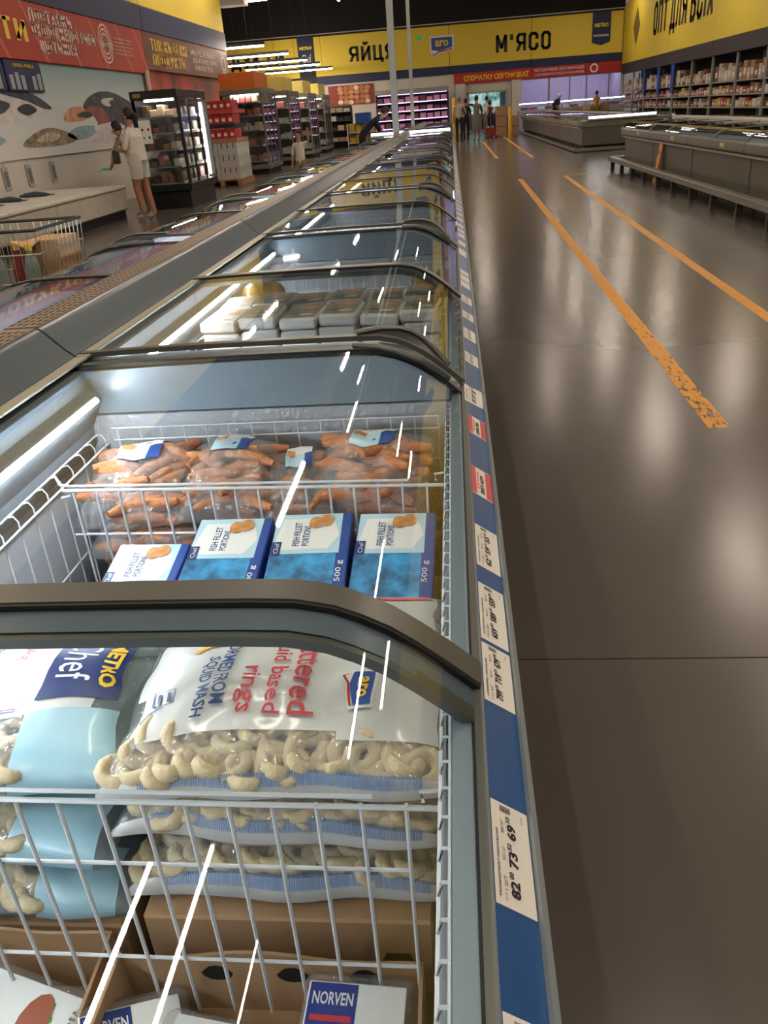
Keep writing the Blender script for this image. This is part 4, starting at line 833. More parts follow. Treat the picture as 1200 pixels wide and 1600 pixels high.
# ---------------- price cards in the rail ----------------
CARDM = mat('price card', 'D9D8D2', .45, coat=.3); CARDR = mat('price card red', 'C4394B', .45, coat=.3)
def rp(u, lift=.0008):   # u 0 (inner) .. 1 (outer) across the rail face
    return (.0158+u*(.0460-.0158), .8246+u*(.8036-.8246)+lift)
def card(y0, y1, label, prices, red=0, u0=.02, u1=.98, small=('1 ШТ', 'ВІД 2 ШТ', 'ВІД 4 ШТ'), group=None, detail=True, skew=0):
    xm, zm = rp(.5); t = thing('price_card', label, 'price card', (xm, (y0+y1)/2, zm), 0, group); L_ = y1-y0
    def Q(mb, a, b, s0, s1, mi, l=0.0):
        pts = []
        for (s_, u) in ((s0, a), (s1, a), (s1, b), (s0, b)):
            x, z = rp(u0+(u1-u0)*u, .0008+l); pts.append((x-xm, (s_-.5)*L_+skew*(u-.5)*L_, z-zm))
        mb.add(pts, [(0, 1, 2, 3)], mi)
    mb = MB(); Q(mb, 0, 1, 0, 1, 0); x_, z_ = rp(.5); mb2 = MB()
    vs = mb.v[:]; mb.add([(v[0], v[1], v[2]-.0006) for v in vs], [(3, 2, 1, 0)], 0); mb.add(vs+[(v[0], v[1], v[2]-.0006) for v in vs], [(i, (i+1) % 4, 4+(i+1) % 4, 4+i) for i in range(4)], 0)
    if red: Q(mb, 0, .22, .02, .98, 1, .0003); Q(mb, .70, 1, .02, .98, 1, .0003)
    mb.build('paper', [CARDM, CARDR], t)
    if not detail: return t
    pm = MB()
    def T(s, s0, s1, a, b, mi=0, bold=.02):  # s along the rail, a..b across (a = letter tops)
        A = rp(u0+(u1-u0)*b, .0016); Bq = rp(u0+(u1-u0)*a, .0016)
        put(pm, s, (A[0]-xm, (s0-.5)*L_, A[1]-zm), (0, (s1-s0)*L_, 0), (Bq[0]-A[0], 0, Bq[1]-A[1]), bold, mi)
    if red:
        T(prices[0], .1, .75, .42, .62, 0, .04); T('АКЦІЯ', .2, .8, .26, .36, 1, .02)
    else:
        n = len(prices)
        for i, p_ in enumerate(prices):
            s0 = .10+i*.27; a, b = p_.split('.'); T(a, s0, s0+.155, .40, .64, 0, .035); T(b, s0+.16, s0+.225, .38, .50, 0, .02)
            T(small[i], s0+.04, s0+.17, .24, .32, 0, .01)
        T('НАПІВФАБРИКАТ ЗАМОРОЖЕНИЙ', .07, .70, .10, .16, 0, 0); T('0126', .05, .12, .24, .30, 0, 0)
        for k in range(14):
            q = MB(); s = .40+k*.022
            Q(pm, .24+k*.021, .24+k*.021+(.013 if k % 3 else .007), .90, .965, 0, .0008)
        T('07.24', .86, .93, .80, .86, 0, 0)
    pm.build('print', [INKK, INKR], t); return t
card(.372, .466, 'price card with 82.00, 73.50 and 69.50, nearest complete card in the rail', ['82.00', '73.50', '69.50'])
card(.586, .676, 'price card just nearer than the end of the thick lid bar', ['799.00', '719.00', '679.00'], small=('1 КГ', 'ВІД 2 КГ', 'ВІД 4 КГ'))
card(.683, .793, 'price card just beyond the end of the thick lid bar', ['659.00', '589.00', '559.00'], small=('1 КГ', 'ВІД 2 КГ', 'ВІД 4 КГ'))
c_ = card(.833, .939, 'price card with bold black product name in place of a price', ['62.00', '59.00', '55.00'])
card(1.036, 1.134, 'red and white price card next to the orange bags', ['287.429'], red=1); card(1.275, 1.363, 'red and white price card under a curled clear cover', ['159.90'], red=1)
card(1.436, 1.536, 'bent grey card sticking up at the double lid frame', ['39.00', '37.00', '35.00'], u0=-.15, u1=1.0, skew=.1)
card(.20, .297, 'price card cut off by the bottom edge of the view', ['75.00', '69.00', '64.00'])
wh = [(3.146, 3.284, 1), (2.755, 2.826, 0), (2.644, 2.732, 0), (2.541, 2.623, 0), (2.313, 2.409, 0), (2.119, 2.201, 0), (1.91, 2.01, 0), (1.705, 1.786, 0)]
for i, (a, b, r_) in enumerate(wh): card(a, b, 'small white price card in the rail of the second island, %s from its near end' % ['eighth', 'seventh', 'sixth', 'fifth', 'fourth', 'third', 'second', 'first'][i], ['%d.00' % (40+7*i), '%d.50' % (35+6*i), '%d.00' % (33+6*i)], red=0, detail=i > 3)
rr = random.Random(12)
y = 3.4; k = 0
while y < 12:
    L_ = rr.uniform(.09, .12); card(y, y+L_, 'price card far along the rail, %s beyond the second island' % NTH[k % 16] if k < 16 else 'price card farther along the rail, %s of the %s' % (NTH[(k-16) % 16], 'last but one run' if k < 32 else 'last run'), ['1.0'], group='price cards far along the rail', detail=False); k += 1; y += L_+rr.uniform(.04, .16)

# ---------------- freezers on the right ----------------
RB = mat('right freezer body', '6E6B62', .35, .35, var=.06, vscale=2); RT = mat('right freezer trim', '8A897F', .3, .4); STK_Y = mat('sticker yellow', 'D8B92A', .5); INNER = mat('right freezer inside', '9FAAB8', .5)
def rfreezer(x0, x1, y0, y1, label, end=False, nlid=2, cap=False):
    t = thing('display_freezer', label, 'freezer', ((x0+x1)/2, y0, 0), 0); h = (x1-x0)/2; L_ = y1-y0
    MB().bbox(-h+.1, h-.1, .01, L_-.01, .16, .60, .01).build('cabinet', RB, t); MB().box(-h+.2, h-.2, .05, L_-.05, 0, .16).build('plinth', mat('plinth dark'), t)
    MB().bbox(-h, -h+.14, 0, L_, .62, .75, .02).build('rim', RT, t); MB().bbox(h-.14, h, 0, L_, .62, .75, .02).build('rim', RT, t)
    MB().box(-h+.04, -h+.1, 0, L_, .585, .61).build('groove_trim', mat('pale trim', 'B5B2A6', .4, .2), t); MB().box(h-.1, h-.04, 0, L_, .585, .61).build('groove_trim', mat('pale trim'), t)
    MB().box(-h+.12, h-.12, .02, L_-.02, .59, .66).build('goods_bed', INNER, t)
    MB().bbox(-.10, .10, 0, L_, .66, .90, .02).build('hood', mat('hood pale', 'A3A39A', .4, .1), t)
    prof = [(-h+.02, .755), (-h+.05, .80), (-h+.12, .835), (-h+.25, .85), (-.1, .86)]
    for s in (1, -1):
        p = [(s*x, z) for x, z in prof]
        for k in range(nlid):
            a, b = L_*k/nlid+.01, L_*(k+1)/nlid-.01; z = .004*(k % 2); lid = MB().sweep([(x, q+z) for x, q in p], a+.03, b-.03, .004).build('lid', GLASS, t)
            MB().sweep([(x, q+z) for x, q in p], a, a+.035, .014, .004).sweep([(x, q+z) for x, q in p], b-.035, b, .014, .004).build('frame', OLIVE, lid)
    MB().box(-h-.002, -h+.001, L_*.3, L_*.3+.08, .66, .72).build('sticker', STK_Y, t); MB().box(-h-.002, -h+.001, L_*.3+.11, L_*.3+.17, .67, .71).build('sticker', WHT, t)
    if cap:
        MB().bbox(-h+.02, h-.02, -.03 if not end else L_-.03, .03 if not end else L_+.03, .60, .76, .015).build('end_rim', RT, t)
        MB().box(-h+.1, h-.1, -.012 if not end else L_, 0.012 if not end else L_+.012, .16, .6).build('end_panel', RB, t)
    return t
names = ['nearest', 'second', 'third', 'fourth', 'farthest']
for k in range(6):
    y0 = 17.5-2.45*(k+1); rfreezer(3.3, 5.4, y0+.005, y0+2.445, 'grey display freezer in the right row, %s from its far end' % ['first', 'second', 'third', 'fourth', 'fifth', 'sixth'][k], end=True, cap=(k == 0))
rail = thing('bumper_rail', 'low grey bumper rail on short posts before the right freezers', 'rail', (3.2, 2.8, 0)); MB().bbox(-.06, .06, 0, 14.95, .15, .235, .01).build('rail', RT, rail)
for k in range(16): MB().box(-.035, .035, .08+k*.98, .14+k*.98, .0, .15).build('post', mat('rail post', '45433E', .5, .3), rail)
MB().bbox(-.06, 2.2, 14.86, 14.98, .15, .235, .01).build('rail', RT, rail)
for k in range(8):
    y0 = 24.1+2.5*k; rfreezer(3.42, 6.0, y0+.005, y0+2.495, 'display freezer in the island behind, %s from its near end' % ['first', 'second', 'third', 'fourth', 'fifth', 'sixth', 'seventh', 'eighth'][k], cap=(k == 0))
rail = thing('bumper_rail', 'low bumper rail around the freezer island behind', 'rail', (3.36, 24, 0)); MB().bbox(-.05, .03, 0, 20.2, .02, .10, .01).bbox(-.05, 2.7, -.10, -.02, .02, .10, .01).build('rail', RT, rail)
lt = thing('case_lamp', 'bright crosswise lamp on the end of the freezer island behind', 'lamp', (4.55, 24.06, .761)); MB().bbox(-.9, .9, -.03, .05, 0, .11, .008).build('housing', RT, lt); MB().box(-.88, .88, -.045, -.031, .05, .10).build('tube', glow('end lamp', 'F4F8FF', 7), lt)
ws = thing('wet_floor_sign', 'narrow orange folding floor sign leaning at the right freezers', 'floor sign', (3.335, 14.35, 0)); ORS = mat('sign orange', 'D98A1E', .5)
MB().prism([(-.055, 0), (.03, .60), (.04, .60), (-.035, 0)], -.10, .10).build('front_leaf', ORS, ws)
m_ = MB()
for z in (.47, .38, .12): m_.box(-.012+z*.06-.045+.028, -.010+z*.06-.045+.03, -.05, .05, z, z+.025)
ws2 = MB(); put(ws2, 'УВАГА', (-.004, .07, .42), (0, -.14, 0), (.009, 0, .06), .03); ws2.build('lettering', INKK, ws)
# ---------------- right-hand racks ----------------
RKM = mat('rack steel', '9A9C98', .45, .3); GOODS = [mat('goods kraft', '9C7A5C', .8, var=.15), mat('goods pale', 'B8A58E', .7), mat('goods brown', '6E4B38', .7), mat('goods red', '9A3A34', .6), mat('goods white', 'C8C4BC', .6), mat('goods yellow', 'C29A35', .6), mat('goods dark', '39322E', .7)]
GN = ['kraft', 'pale', 'brown', 'red', 'white', 'yellow', 'dark']
def goods_mesh():
    out = []
    for g in GOODS:
        o = MB().bbox(-.5, .5, -.5, .5, 0, 1, .03).box(-.502, -.498, -.3, .3, .25, .6, 1).build('goods_box', [g, mat('goods label', 'D6D0C4', .6)]); COL.objects.unlink(o); out.append(o)
    return out
GM = goods_mesh()
def goods(x, y, z, sx, sy, sz, c, label, group, name='goods_box', cat='box', rz=0):
    o = GM[c].copy(); COL.objects.link(o); o.name = name; o.location = (x, y, z); o.scale = (sx, sy, sz); o.rotation_euler = (0, 0, rz); return tag(o, label, cat, group)
rr = random.Random(21); SH = (.12, .72, 1.10, 1.50); BN = ['farthest', 'second', 'third', 'fourth', 'fifth', 'sixth', 'seventh', 'eighth', 'ninth']
for b in range(9):
    y1 = 49.6-2.75*b; y0 = y1-2.73
    t = thing('storage_rack', 'steel storage rack along the right wall, %s from the back wall' % (BN[b] if b else 'first'), 'rack', (9.75, y0, 0))
    for x in (-.42, .42):
        for y in (.03, 2.70): MB().box(x-.03, x+.03, y-.03, y+.03, 0, 2.31).build('upright', RKM, t)
    for z in SH: MB().box(-.45, .45, 0.07, 2.66, z-.04, z).build('shelf', RKM, t)
    for li, z in enumerate(SH[1:]):
        y = y0+.12; q = 0
        while y < y1-.3:
            s = rr.uniform(.22, .42); hh = rr.uniform(.15, .30) if li < 2 else rr.uniform(.25, .55); c = rr.choice((0, 0, 0, 1, 1, 2, 2, 3, 4, 6, 5) if li < 2 else (0, 0, 1, 1, 4, 2)); goods(9.5, y+s/2, z, .34, s*.94, hh, c, GN[c]+' goods box %s from the near end, %s shelf, %s rack from the corner' % (NTH[q], ('low', 'middle', 'high')[li], NTH[b]), 'goods on the right racks'); q += 1; y += s+.02
for i, y in enumerate((43.9, 40.9, 38.4)):
    t = tag(MB().bbox(9.2, 9.24, -.22, .22, 1.25, 2.3, .01).build('blue_banner', mat('banner blue', '1F3F9C', .5)), 'blue vertical banner on the racks, %s of three from the far corner' % ['first', 'second', 'third'][i], 'banner'); t.location = (0, y, 0)
# ---------------- back wall shelves ----------------
PINK = mat('meat pack', 'C98AA8', .5, var=.2, vscale=3); VIO = glow('violet shelf light', 'D9B8FF', 3.0)
t = thing('meat_shelf', 'wide chilled meat shelf with violet lights on the back wall', 'shelf', (-2.0, 46.6, 0)); MB().box(-1.85, 1.85, .5, .6, 0, 2.3).box(-1.9, -1.83, -.2, .6, 0, 2.3).box(1.83, 1.9, -.2, .6, 0, 2.3).build('cabinet', mat('shelf dark', '2A2632', .6), t); MB().bbox(-1.9, 1.9, -.25, .6, 2.15, 2.35, .02).build('canopy', RT, t)
for z in (.55, .95, 1.35, 1.75):
    s_ = MB().box(-1.82, 1.82, -.15, .5, z-.03, z).build('shelf', RT, t); MB().box(-1.82, 1.82, -.17, -.151, z-.035, z+.005).build('shelf_edge_strip', VIO, s_)  # glowing strip is the violet LED strip along the shelf edge
MB().box(-1.8, 1.8, -.1, -.05, 2.11, 2.14).build('lamp', VIO, t)
rr = random.Random(5)
PKM = MB().bbox(-.5, .5, -.5, .5, 0, 1, .06).build('meat_pack', PINK); COL.objects.unlink(PKM)
PKM2 = MB().bbox(-.5, .5, -.5, .5, 0, 1, .06).build('meat_pack', mat('meat pack dark', '6A3A44', .5)); COL.objects.unlink(PKM2)
for z in (.55, .95, 1.35, 1.75):
    for k in range(10):
        o = (PKM if rr.random() < .7 else PKM2).copy(); COL.objects.link(o); o.location = (-3.68+k*.37, 46.6, z); o.scale = (.3, .3, rr.uniform(.16, .26)); tag(o, 'wrapped meat pack, %s from the left on the %s violet lit shelf from below' % (NTH[k], NTH[int((z-.5)/.4)]), 'food pack', 'meat packs on the back shelf')
def shelf_unit(x0, x1, y, z1, label, n, cols, group, zs, wmat):
    t = thing('shelf_unit', label, 'shelf', ((x0+x1)/2, y, 0)); h = (x1-x0)/2; MB().box(-h, h, .4, .45, 0, z1).box(-h, -h+.03, 0, .45, 0, z1).box(h-.03, h, 0, .45, 0, z1).build('frame', wmat, t)
    for z in zs:
        MB().box(-h+.03, h-.03, 0, .4, z-.03, z).build('shelf', wmat, t)
        for k in range(n):
            c = rr.choice(cols); w_ = (2*h-.1)/n; goods(x0+.05+w_*(k+.5), y+.2, z, w_*.88, .3, rr.uniform(.13, .24), c, GN[c]+' box, %s from the left at height %s in the %s' % (NTH[k], NTH[list(zs).index(z)], group), group+' goods', rz=0)
shelf_unit(-6.9, -4.5, 40, 1.75, 'dark shelf unit of egg cartons below the egg poster', 7, (0, 4, 1, 6), 'egg shelf', (.3, .75, 1.15, 1.5), mat('shelf dark'))
shelf_unit(-3.1, -2.2, 26, 1.1, 'white shelf stand beside the man in navy', 4, (0, 4, 5, 3), 'white stand', (.3, .6, .88), WHITE)
t = tag(MB().bbox(-.22, .22, -.3, .3, 0, .28, .01).box(-.18, .18, -.26, .26, .281, .283, 1).build('crate', [mat('crate blue', '234FA6', .5), mat('crate inside shade', '16306A', .6)]), 'blue plastic crate on the white shelf stand', 'crate'); t.location = (-2.6, 26.22, 1.1)  # darker blue sheet on top paints the shade of the crate's inside
# counter under the meat-room window
t = thing('meat_counter', 'long pale meat counter with glowing edge below the window', 'counter', (6.2, 46.2, 0)); MB().bbox(-2.7, 2.6, 0, 1.0, 0, .95, .02).build('body', mat('counter body', 'A9A3B2', .5), t); MB().box(-2.7, 2.6, -.02, .02, 1.22, 1.27).build('lamp', glow('counter lamp', 'E9DEFF', 6), t); MB().box(-2.7, 2.6, 0, .012, .95, 1.22).build('glass', GLASS, t); MB().box(-2.7, 2.6, 0, 1.0, 1.27, 1.285).build('glass', GLASS, t)
for k in range(12): goods(3.8+k*.42, 46.6, .95, .34, .5, .12, rr.choice((3, 4, 2)), 'meat tray in the long pale counter, %s from the left' % NTH[k], 'meat trays in the counter')
for k in range(4): goods(6.35+k*.45, 45.6, 0, .42, .5, .95+.12*(k % 2), (0, 1, 0, 0)[k], 'tall carton before the meat counter, %s from the left' % NTH[k], 'cartons before the meat counter', 'tall_carton', 'carton')
# wooden box pile, posts at the door
for i, (x, y, c) in enumerate(((2.25, 40.2, 0), (2.75, 40.2, 0))):
    for z in ((0, .42) if i else (0, .42, .84)): goods(x, y, z, .46, .6, .41, 0, 'brown carton in the %s pile beside the door, %s layer' % (('left', 'right')[i], NTH[int(z/.42)]), 'brown cartons by the door', 'brown_carton', 'carton')
def bollard(x, y, h, label):
    t = thing('safety_post', label, 'post', (x, y, 0)); MB().lathe([(.075, 0), (.075, h-.03), (.05, h)], n=12).build('shaft', mat('post yellow', 'D2A321', .5), t); MB().lathe([(.13, 0), (.13, .015), (.09, .02)], n=12).build('foot', mat('post yellow'), t)
bollard(2.47, 37.6, 1.2, 'yellow safety post beside the brown cartons'); bollard(.12, 37.5, 1.7, 'tall yellow safety post behind the freezer row end')
# doorway pillars
for x in (.55, 3.6): struct(MB().box(x-.25, x+.25, 49.3, 49.85, 0, 2.46).build('trim_1', WHITE))

# ---------------- cabinets on the left ----------------
CABK = mat('cabinet black', '24262A', .35, .3); CABG = mat('cabinet grey', '7C7A74', .4, .4); CGL = film('cabinet glass', 'EDF1F2', .05); SHL = mat('cabinet shelf', 'B9B7B0', .4, .2)
CW = glow('cabinet lamp', 'FFEBD8', 60)
FP = [mat('pack cream light', 'D8C2A4', .5), mat('pack tan', 'B08A66', .5), mat('pack brown dark', '5A3A2A', .5), mat('pack rosy', 'B8686A', .5), mat('pack pale', 'D9D4CC', .5), mat('pack olive', '6A6A3A', .5)]; FN = ['cream', 'tan', 'dark brown', 'rosy', 'pale', 'olive']
FM_ = []
for g in FP:
    o = MB().bbox(-.5, .5, -.5, .5, 0, 1, .08).build('food_pack', g); COL.objects.unlink(o); FM_.append(o)
def cabinet(x0, x1, y0, y1, z1, zb, label, body, zs, who, top=None, dark=False, n=(4, 4), cols=(0, 1, 2, 3, 4), sidew=.0):
    cx_, t = (x0+x1)/2, None; t = thing('display_cabinet', label, 'cabinet', (cx_, y0, 0)); h = (x1-x0)/2; D = y1-y0
    MB().bbox(-h+.04, h-.04, .05, D-.05, 0, zb-.12, .01).build('base', body if dark else mat('plinth dark'), t)
    MB().bbox(-h-.02, h+.03, -.03, D+.03, zb-.12, zb, .01).build('bumper', body, t); MB().bbox(-h-.01, h+.02, -.02, D+.02, z1-.14, z1, .01).build('canopy', body, t)
    MB().box(-h, -h+.06+sidew, 0, D, zb, z1-.14).build('rear_panel', body, t)
    for x, y in ((h-.025, .0), (h-.025, D-.05), (-h, 0)): MB().box(x, x+.05, y, y+.05, zb, z1-.14).build('post', body, t)
    for k in (1, 2): MB().box(h-.02, h+.01, D*k/3-.012, D*k/3+.012, zb, z1-.14).build('post', body, t)
    MB().box(-h+.06, h-.03, .012, .018, zb, z1-.14).build('glass', CGL, t); MB().box(h-.012, h-.006, .05, D-.05, zb, z1-.14).build('glass', CGL, t)
    if dark: MB().box(h-.10, h-.06, D-.12, D-.08, zb+.05, z1-.2).build('lamp', CW, t)
    MB().box(-h+.2, h-.1, .1, .14, z1-.175, z1-.15).build('lamp', CW, t)
    MB().box(-h+.1, h-.05, D-.03, D-.02, zb, z1-.14).build('far_panel', body, t)
    for z in zs:
        MB().box(-h+.06, h-.12, .06, D-.1, z-.02, z).build('shelf', SHL, t); MB().box(h-.13, h-.115, .06, D-.1, z-.03, z+.02).build('shelf_edge_strip', WHT, t)
        for a in range(n[0]):
            for b in range(n[1]):
                if a not in (n[0]-1,) and b != 0: continue
                c = rr.choice(cols); o = FM_[c].copy(); COL.objects.link(o); w_ = (2*h-.26-sidew)/n[0]; d_ = (D-.22)/n[1]; o.location = (cx_-h+.10+sidew+w_*(a+.5), y0+.09+d_*(b+.5), z); o.scale = (w_*.85, d_*.8, rr.uniform(.09, .2)); tag(o, FN[c]+' food pack, shelf %s, column %s, row %s in the %s' % (NTH[list(zs).index(z)], NTH[a], NTH[b], who), 'food pack', 'packs in the '+who)
    if top: MB().bbox(-h+.02, h-.15, .02, D-.1, z1, z1+.40, .01).build('topper', top, t)
    return t
rr = random.Random(33)
c1 = cabinet(-5.64, -4.81, 15.4, 17.2, 1.96, .42, 'black glass display cabinet with warm lit packs and a white notice', CABK, (.44, .72, 1.0, 1.28, 1.55), 'black cabinet', dark=True, cols=(0, 1, 3, 4, 2, 5))
m_ = MB().box(-.36, -.14, -.006, -.001, 1.12, 1.50)
for i in range(2):
    for j in range(2): m_.add([(-.30+.11*i+.02*math.cos(k*math.pi/4), -.007, 1.22+.13*j+.025*math.sin(k*math.pi/4)) for k in range(8)], [tuple(range(8))], 1)
m_.build('notice', [WHT, BLACK], c1)
MB().box(-.36, -.22, -.024, -.021, 1.86, 1.92).build('emblem', mat('emblem gold', '8F8232', .5), c1)
cabinet(-6.35, -5.2, 24.3, 26.2, 2.19, .25, 'grey glass display cabinet with an orange block on top', CABG, (.35, .75, 1.15, 1.52, 1.85), 'grey cabinet', mat('topper orange', 'C8681E', .6), n=(4, 3), cols=(1, 2, 3, 4, 0), sidew=.22)
for i, (y, w_) in enumerate(((28.4, 'first'), (32.4, 'second'), (36.2, 'third'))): cabinet(-6.3, -5.2, y, y+1.9, 2.19, .25, 'glass cabinet with pale yellow block on top, %s behind the orange one' % w_, CABG, (.35, .8, 1.25, 1.7), '%s yellow-topped cabinet' % w_, mat('topper yellow', 'D9C56A', .6), n=(3, 3), cols=(4, 4, 0, 3))
# pallet of cartons and red packs between cabinets
pt = thing('wooden_pallet', 'wooden pallet under white cartons and red packs', 'pallet', (-5.6, 20.5, 0)); WOOD = mat('pallet wood', 'A8814F', .8, var=.2)
for k in range(6): MB().box(-.5, .5, k*.24, k*.24+.14, .11, .135).build('plank', WOOD, pt)
for x in (-.45, 0, .45): MB().box(x-.05, x+.05, 0, 1.34, 0, .11).build('bearer', WOOD, pt)
CHK = mat('carton handle print', '3A3A3E', .6); CBX = mat('white carton', 'CBC8C2', .6)
o0 = MB().bbox(-.24, .24, -.3, .3, 0, .27, .005); 
for u in (-.14, 0, .14): o0.box(u-.012, u+.012, -.302, -.299, .15, .26, 1); o0.box(.239, .2415, u*1.4-.015, u*1.4+.015, .15, .26, 1)
o0 = o0.build('white_carton', [CBX, CHK]); COL.objects.unlink(o0)
for x in (-5.85, -5.36):
    for y in (20.82, 21.44):
        for k in range(3): o = o0.copy(); COL.objects.link(o); o.location = (x, y, .136+k*.272); tag(o, 'white carton with handle marks, %s layer of the %s %s stack' % (['lowest', 'middle', 'top'][k], 'front' if y < 21 else 'rear', 'left' if x < -5.6 else 'right'), 'carton', 'white cartons on the pallet, layer %d' % k)
RDP = mat('red pack', 'C03028', .5, var=.15, vscale=20); ob = MB().bbox(-.075, .075, -.1, .1, 0, .19, .01).add([(-.04, -.101, .08), (.04, -.101, .08), (.04, -.101, .13), (-.04, -.101, .13)], [(0, 1, 2, 3)], 1).build('red_pack', [RDP, WHT]); COL.objects.unlink(ob)
tr = [thing('carton_tray', 'shallow carton tray of red packs, %s tier above white cartons' % n_, 'carton', (-5.6, 21.0, z)) for n_, z in (('lower', .955), ('middle', 1.27), ('upper', 1.57))]
for q, c_ in zip(tr, ('B87A6A', '1C2440', 'C2543E')):
    MB().box(-.49, .49, -.49, .75, 0, .03).box(-.49, .49, -.49, -.48, .03, .09).box(.48, .49, -.49, .75, .03, .09).build('tray', mat('tray '+c_, c_, .6), q)
for q, z in zip(tr, (.985, 1.30, 1.60)):
    for k in range(6):
        for j in range(3 if k == 5 else 1): o = ob.copy(); COL.objects.link(o); o.location = (-6.0+k*.16, 20.63+j*.22, z); tag(o, 'red pack, %s from the left, row %s, in the %s carton tray' % (NTH[k], NTH[j], {.985: 'lower', 1.30: 'middle', 1.60: 'upper'}[z]), 'food pack', 'red packs on the pallet stack'); o.scale = (1, 1, 1.35)
# foam boxes along the left wall, boards and tags
FOAM = mat('foam white', 'C4C0B6', .8, var=.05, vscale=3)
for k in range(4):
    y0 = 8.9+1.36*k; t = thing('foam_box', 'long white foam fish box along the left wall, %s from the black cabinet' % ['fourth', 'third', 'second', 'first'][k], 'foam box', (-6.35, y0, .14)); MB().bbox(-.72, .72, .01, 1.345, 0, .33, .02).build('body', FOAM, t); MB().bbox(-.75, .74, .003, 1.352, .33, .385, .015).build('lid', mat('foam lid', 'D2CFC6', .8), t)
t = thing('foam_box_pallet', 'dark low pallet under the white foam boxes', 'pallet', (-6.35, 8.9, 0)); MB().box(-.65, .65, 0, 5.4, 0, .138).build('deck', BLACK, t)
for i, (y, r_) in enumerate(((11.2, .2), (12.0, -.2), (12.8, .1))):
    t = thing('dark_fish', 'dark fish lying on the foam box lids, %s one' % ['nearest', 'middle', 'farther'][i], 'fish', (-6.5, y, .527), r_); MB().tube([(-.25, 0, .02), (-.15, .02, .03), (0, .03, .035), (.15, .01, .03), (.24, 0, .02)], .03, 8, rs=[.012, .035, .045, .03, .008]).build('body', mat('fish skin', '3A4450', .35), t); MB().add([(.22, 0, .02), (.32, .06, .02), (.29, 0, .03), (.32, -.06, .02)], [(0, 1, 2, 3)]).box(.22, .3, -.002, .002, .01, .03).build('tail', mat('fish skin'), t)
for i, y in enumerate((12.95, 13.35, 14.15, 15.05)):
    t = tag(MB().box(0, .012, -.09, .09, 0, .34).box(.012, .014, -.06, .06, .05, .28, 1).box(.003, .006, -.004, .004, .34, .42, 2).build('price_tag', [mat('tag grey', 'A7A49E', .6), mat('tag print', '6F6D69', .6), GREY]), 'grey hanging price tag on the white wall, %s from the left' % ['first', 'second', 'third', 'fourth'][i], 'price tag'); t.location = (-7.19, y, .62)
for i, (y0, y1) in enumerate(((12.4, 13.95), (14.05, 15.3))):
    t = thing('price_board', 'navy price board hanging below the red banner, %s one' % ['left', 'right'][i], 'price board', (-7.15, y0, 2.06)); L_ = y1-y0; MB().bbox(0, .04, 0, L_, 0, .46, .006).build('panel', NAVY, t); mb = MB()
    for k in range(6):
        if k == 3: continue
        mb.box(.041, .044, .08+k*L_/6.4, .08+k*L_/6.4+L_*.10, .03, .28 if k % 2 else .24, 1)
    put(mb, 'СВІЖА РИБА', (.045, L_*.2, .36), (0, L_*.6, 0), (0, 0, .05), .02, 0); mb.build('print', [PR_Y, mat('board digits', '9EA3AE', .6)], t)
t = thing('ceiling_unit', 'pale box-shaped unit hanging near the ceiling at left', 'ventilation unit', (-6.9, 29.6, 4.72)); MB().bbox(-.45, .45, -.3, .3, 0, .75, .02).build('casing', mat('unit pale', '8E8C88', .6), t); MB().tube([(0, 0, .75), (0, 0, 3.9)], .03, 6).build('hanger', HOUS, t)
# ---------------- shopping cart ----------------
CH = mat('cart chrome', 'B9B29E', .3, .8); CB = mat('cart black', '1A1A1C', .4)
t = thing('shopping_cart', 'wire shopping cart with bottles and a carton behind the freezers', 'cart', (-2.45, 3.9, 0))
mb = MB(); hw, hd_ = .55, .25
def rect(z, s, r, m_): m_.tube([(-hw*s, -hd_*s, z), (hw*s, -hd_*s, z), (hw*s, hd_*s, z), (-hw*s, hd_*s, z), (-hw*s, -hd_*s, z)], r, 6)
m1 = MB(); rect(.955, 1, .008, m1); m1.build('rim', CB, t)
m1 = MB(); rect(.85, .985, .004, m1); rect(.72, .965, .004, m1); rect(.58, .94, .005, m1); m1.build('hoop', CH, t)
m1 = MB()
for k in range(27):
    x = -hw+k*2*hw/26
    for s in (-1, 1): m1.tube([(x, s*hd_, .955), (x*.94, s*hd_*.94, .58)], .0022, 4)
    m1.tube([(x*.94, -hd_*.94, .58), (x*.94, hd_*.94, .58)], .0022, 4)
for k in range(12):
    y = -hd_+k*2*hd_/11
    for s in (-1, 1): m1.tube([(s*hw, y, .955), (s*hw*.94, y*.94, .58)], .0022, 4)
    m1.tube([(-hw*.94, y*.94, .58), (hw*.94, y*.94, .58)], .0022, 4)
stuff(m1.build('wire_basket', CH, t))
m1 = MB(); m1.tube([(-hw*.8, -.2, .58), (-hw*.85, -.2, .16), (hw*.7, -.2, .13)], .012, 6).tube([(-hw*.8, .2, .58), (-hw*.85, .2, .16), (hw*.7, .2, .13)], .012, 6).tube([(-hw*.85, -.2, .16), (-hw*.85, .2, .16)], .012, 6).tube([(hw*.5, -.2, .13), (hw*.45, -.2, .58)], .01, 6).tube([(hw*.5, .2, .13), (hw*.45, .2, .58)], .01, 6); m1.build('frame', CH, t)
m1 = MB(); m1.tube([(-hw-.06, -.24, .99), (-hw-.06, .24, .99)], .014, 8); m1.tube([(-hw, -.24, .95), (-hw-.06, -.24, .99)], .008, 6).tube([(-hw, .24, .95), (-hw-.06, .24, .99)], .008, 6); m1.build('push_handle', mat('post yellow', 'D2A321', .5), t)
for x, y in ((-hw*.8, -.2), (-hw*.8, .2), (hw*.65, -.2), (hw*.65, .2)): MB().tube([(x, y-.015, .06), (x, y+.015, .06)], .06, 12).box(x-.012, x+.012, y-.02, y+.02, .06, .16).build('wheel', CB, t)
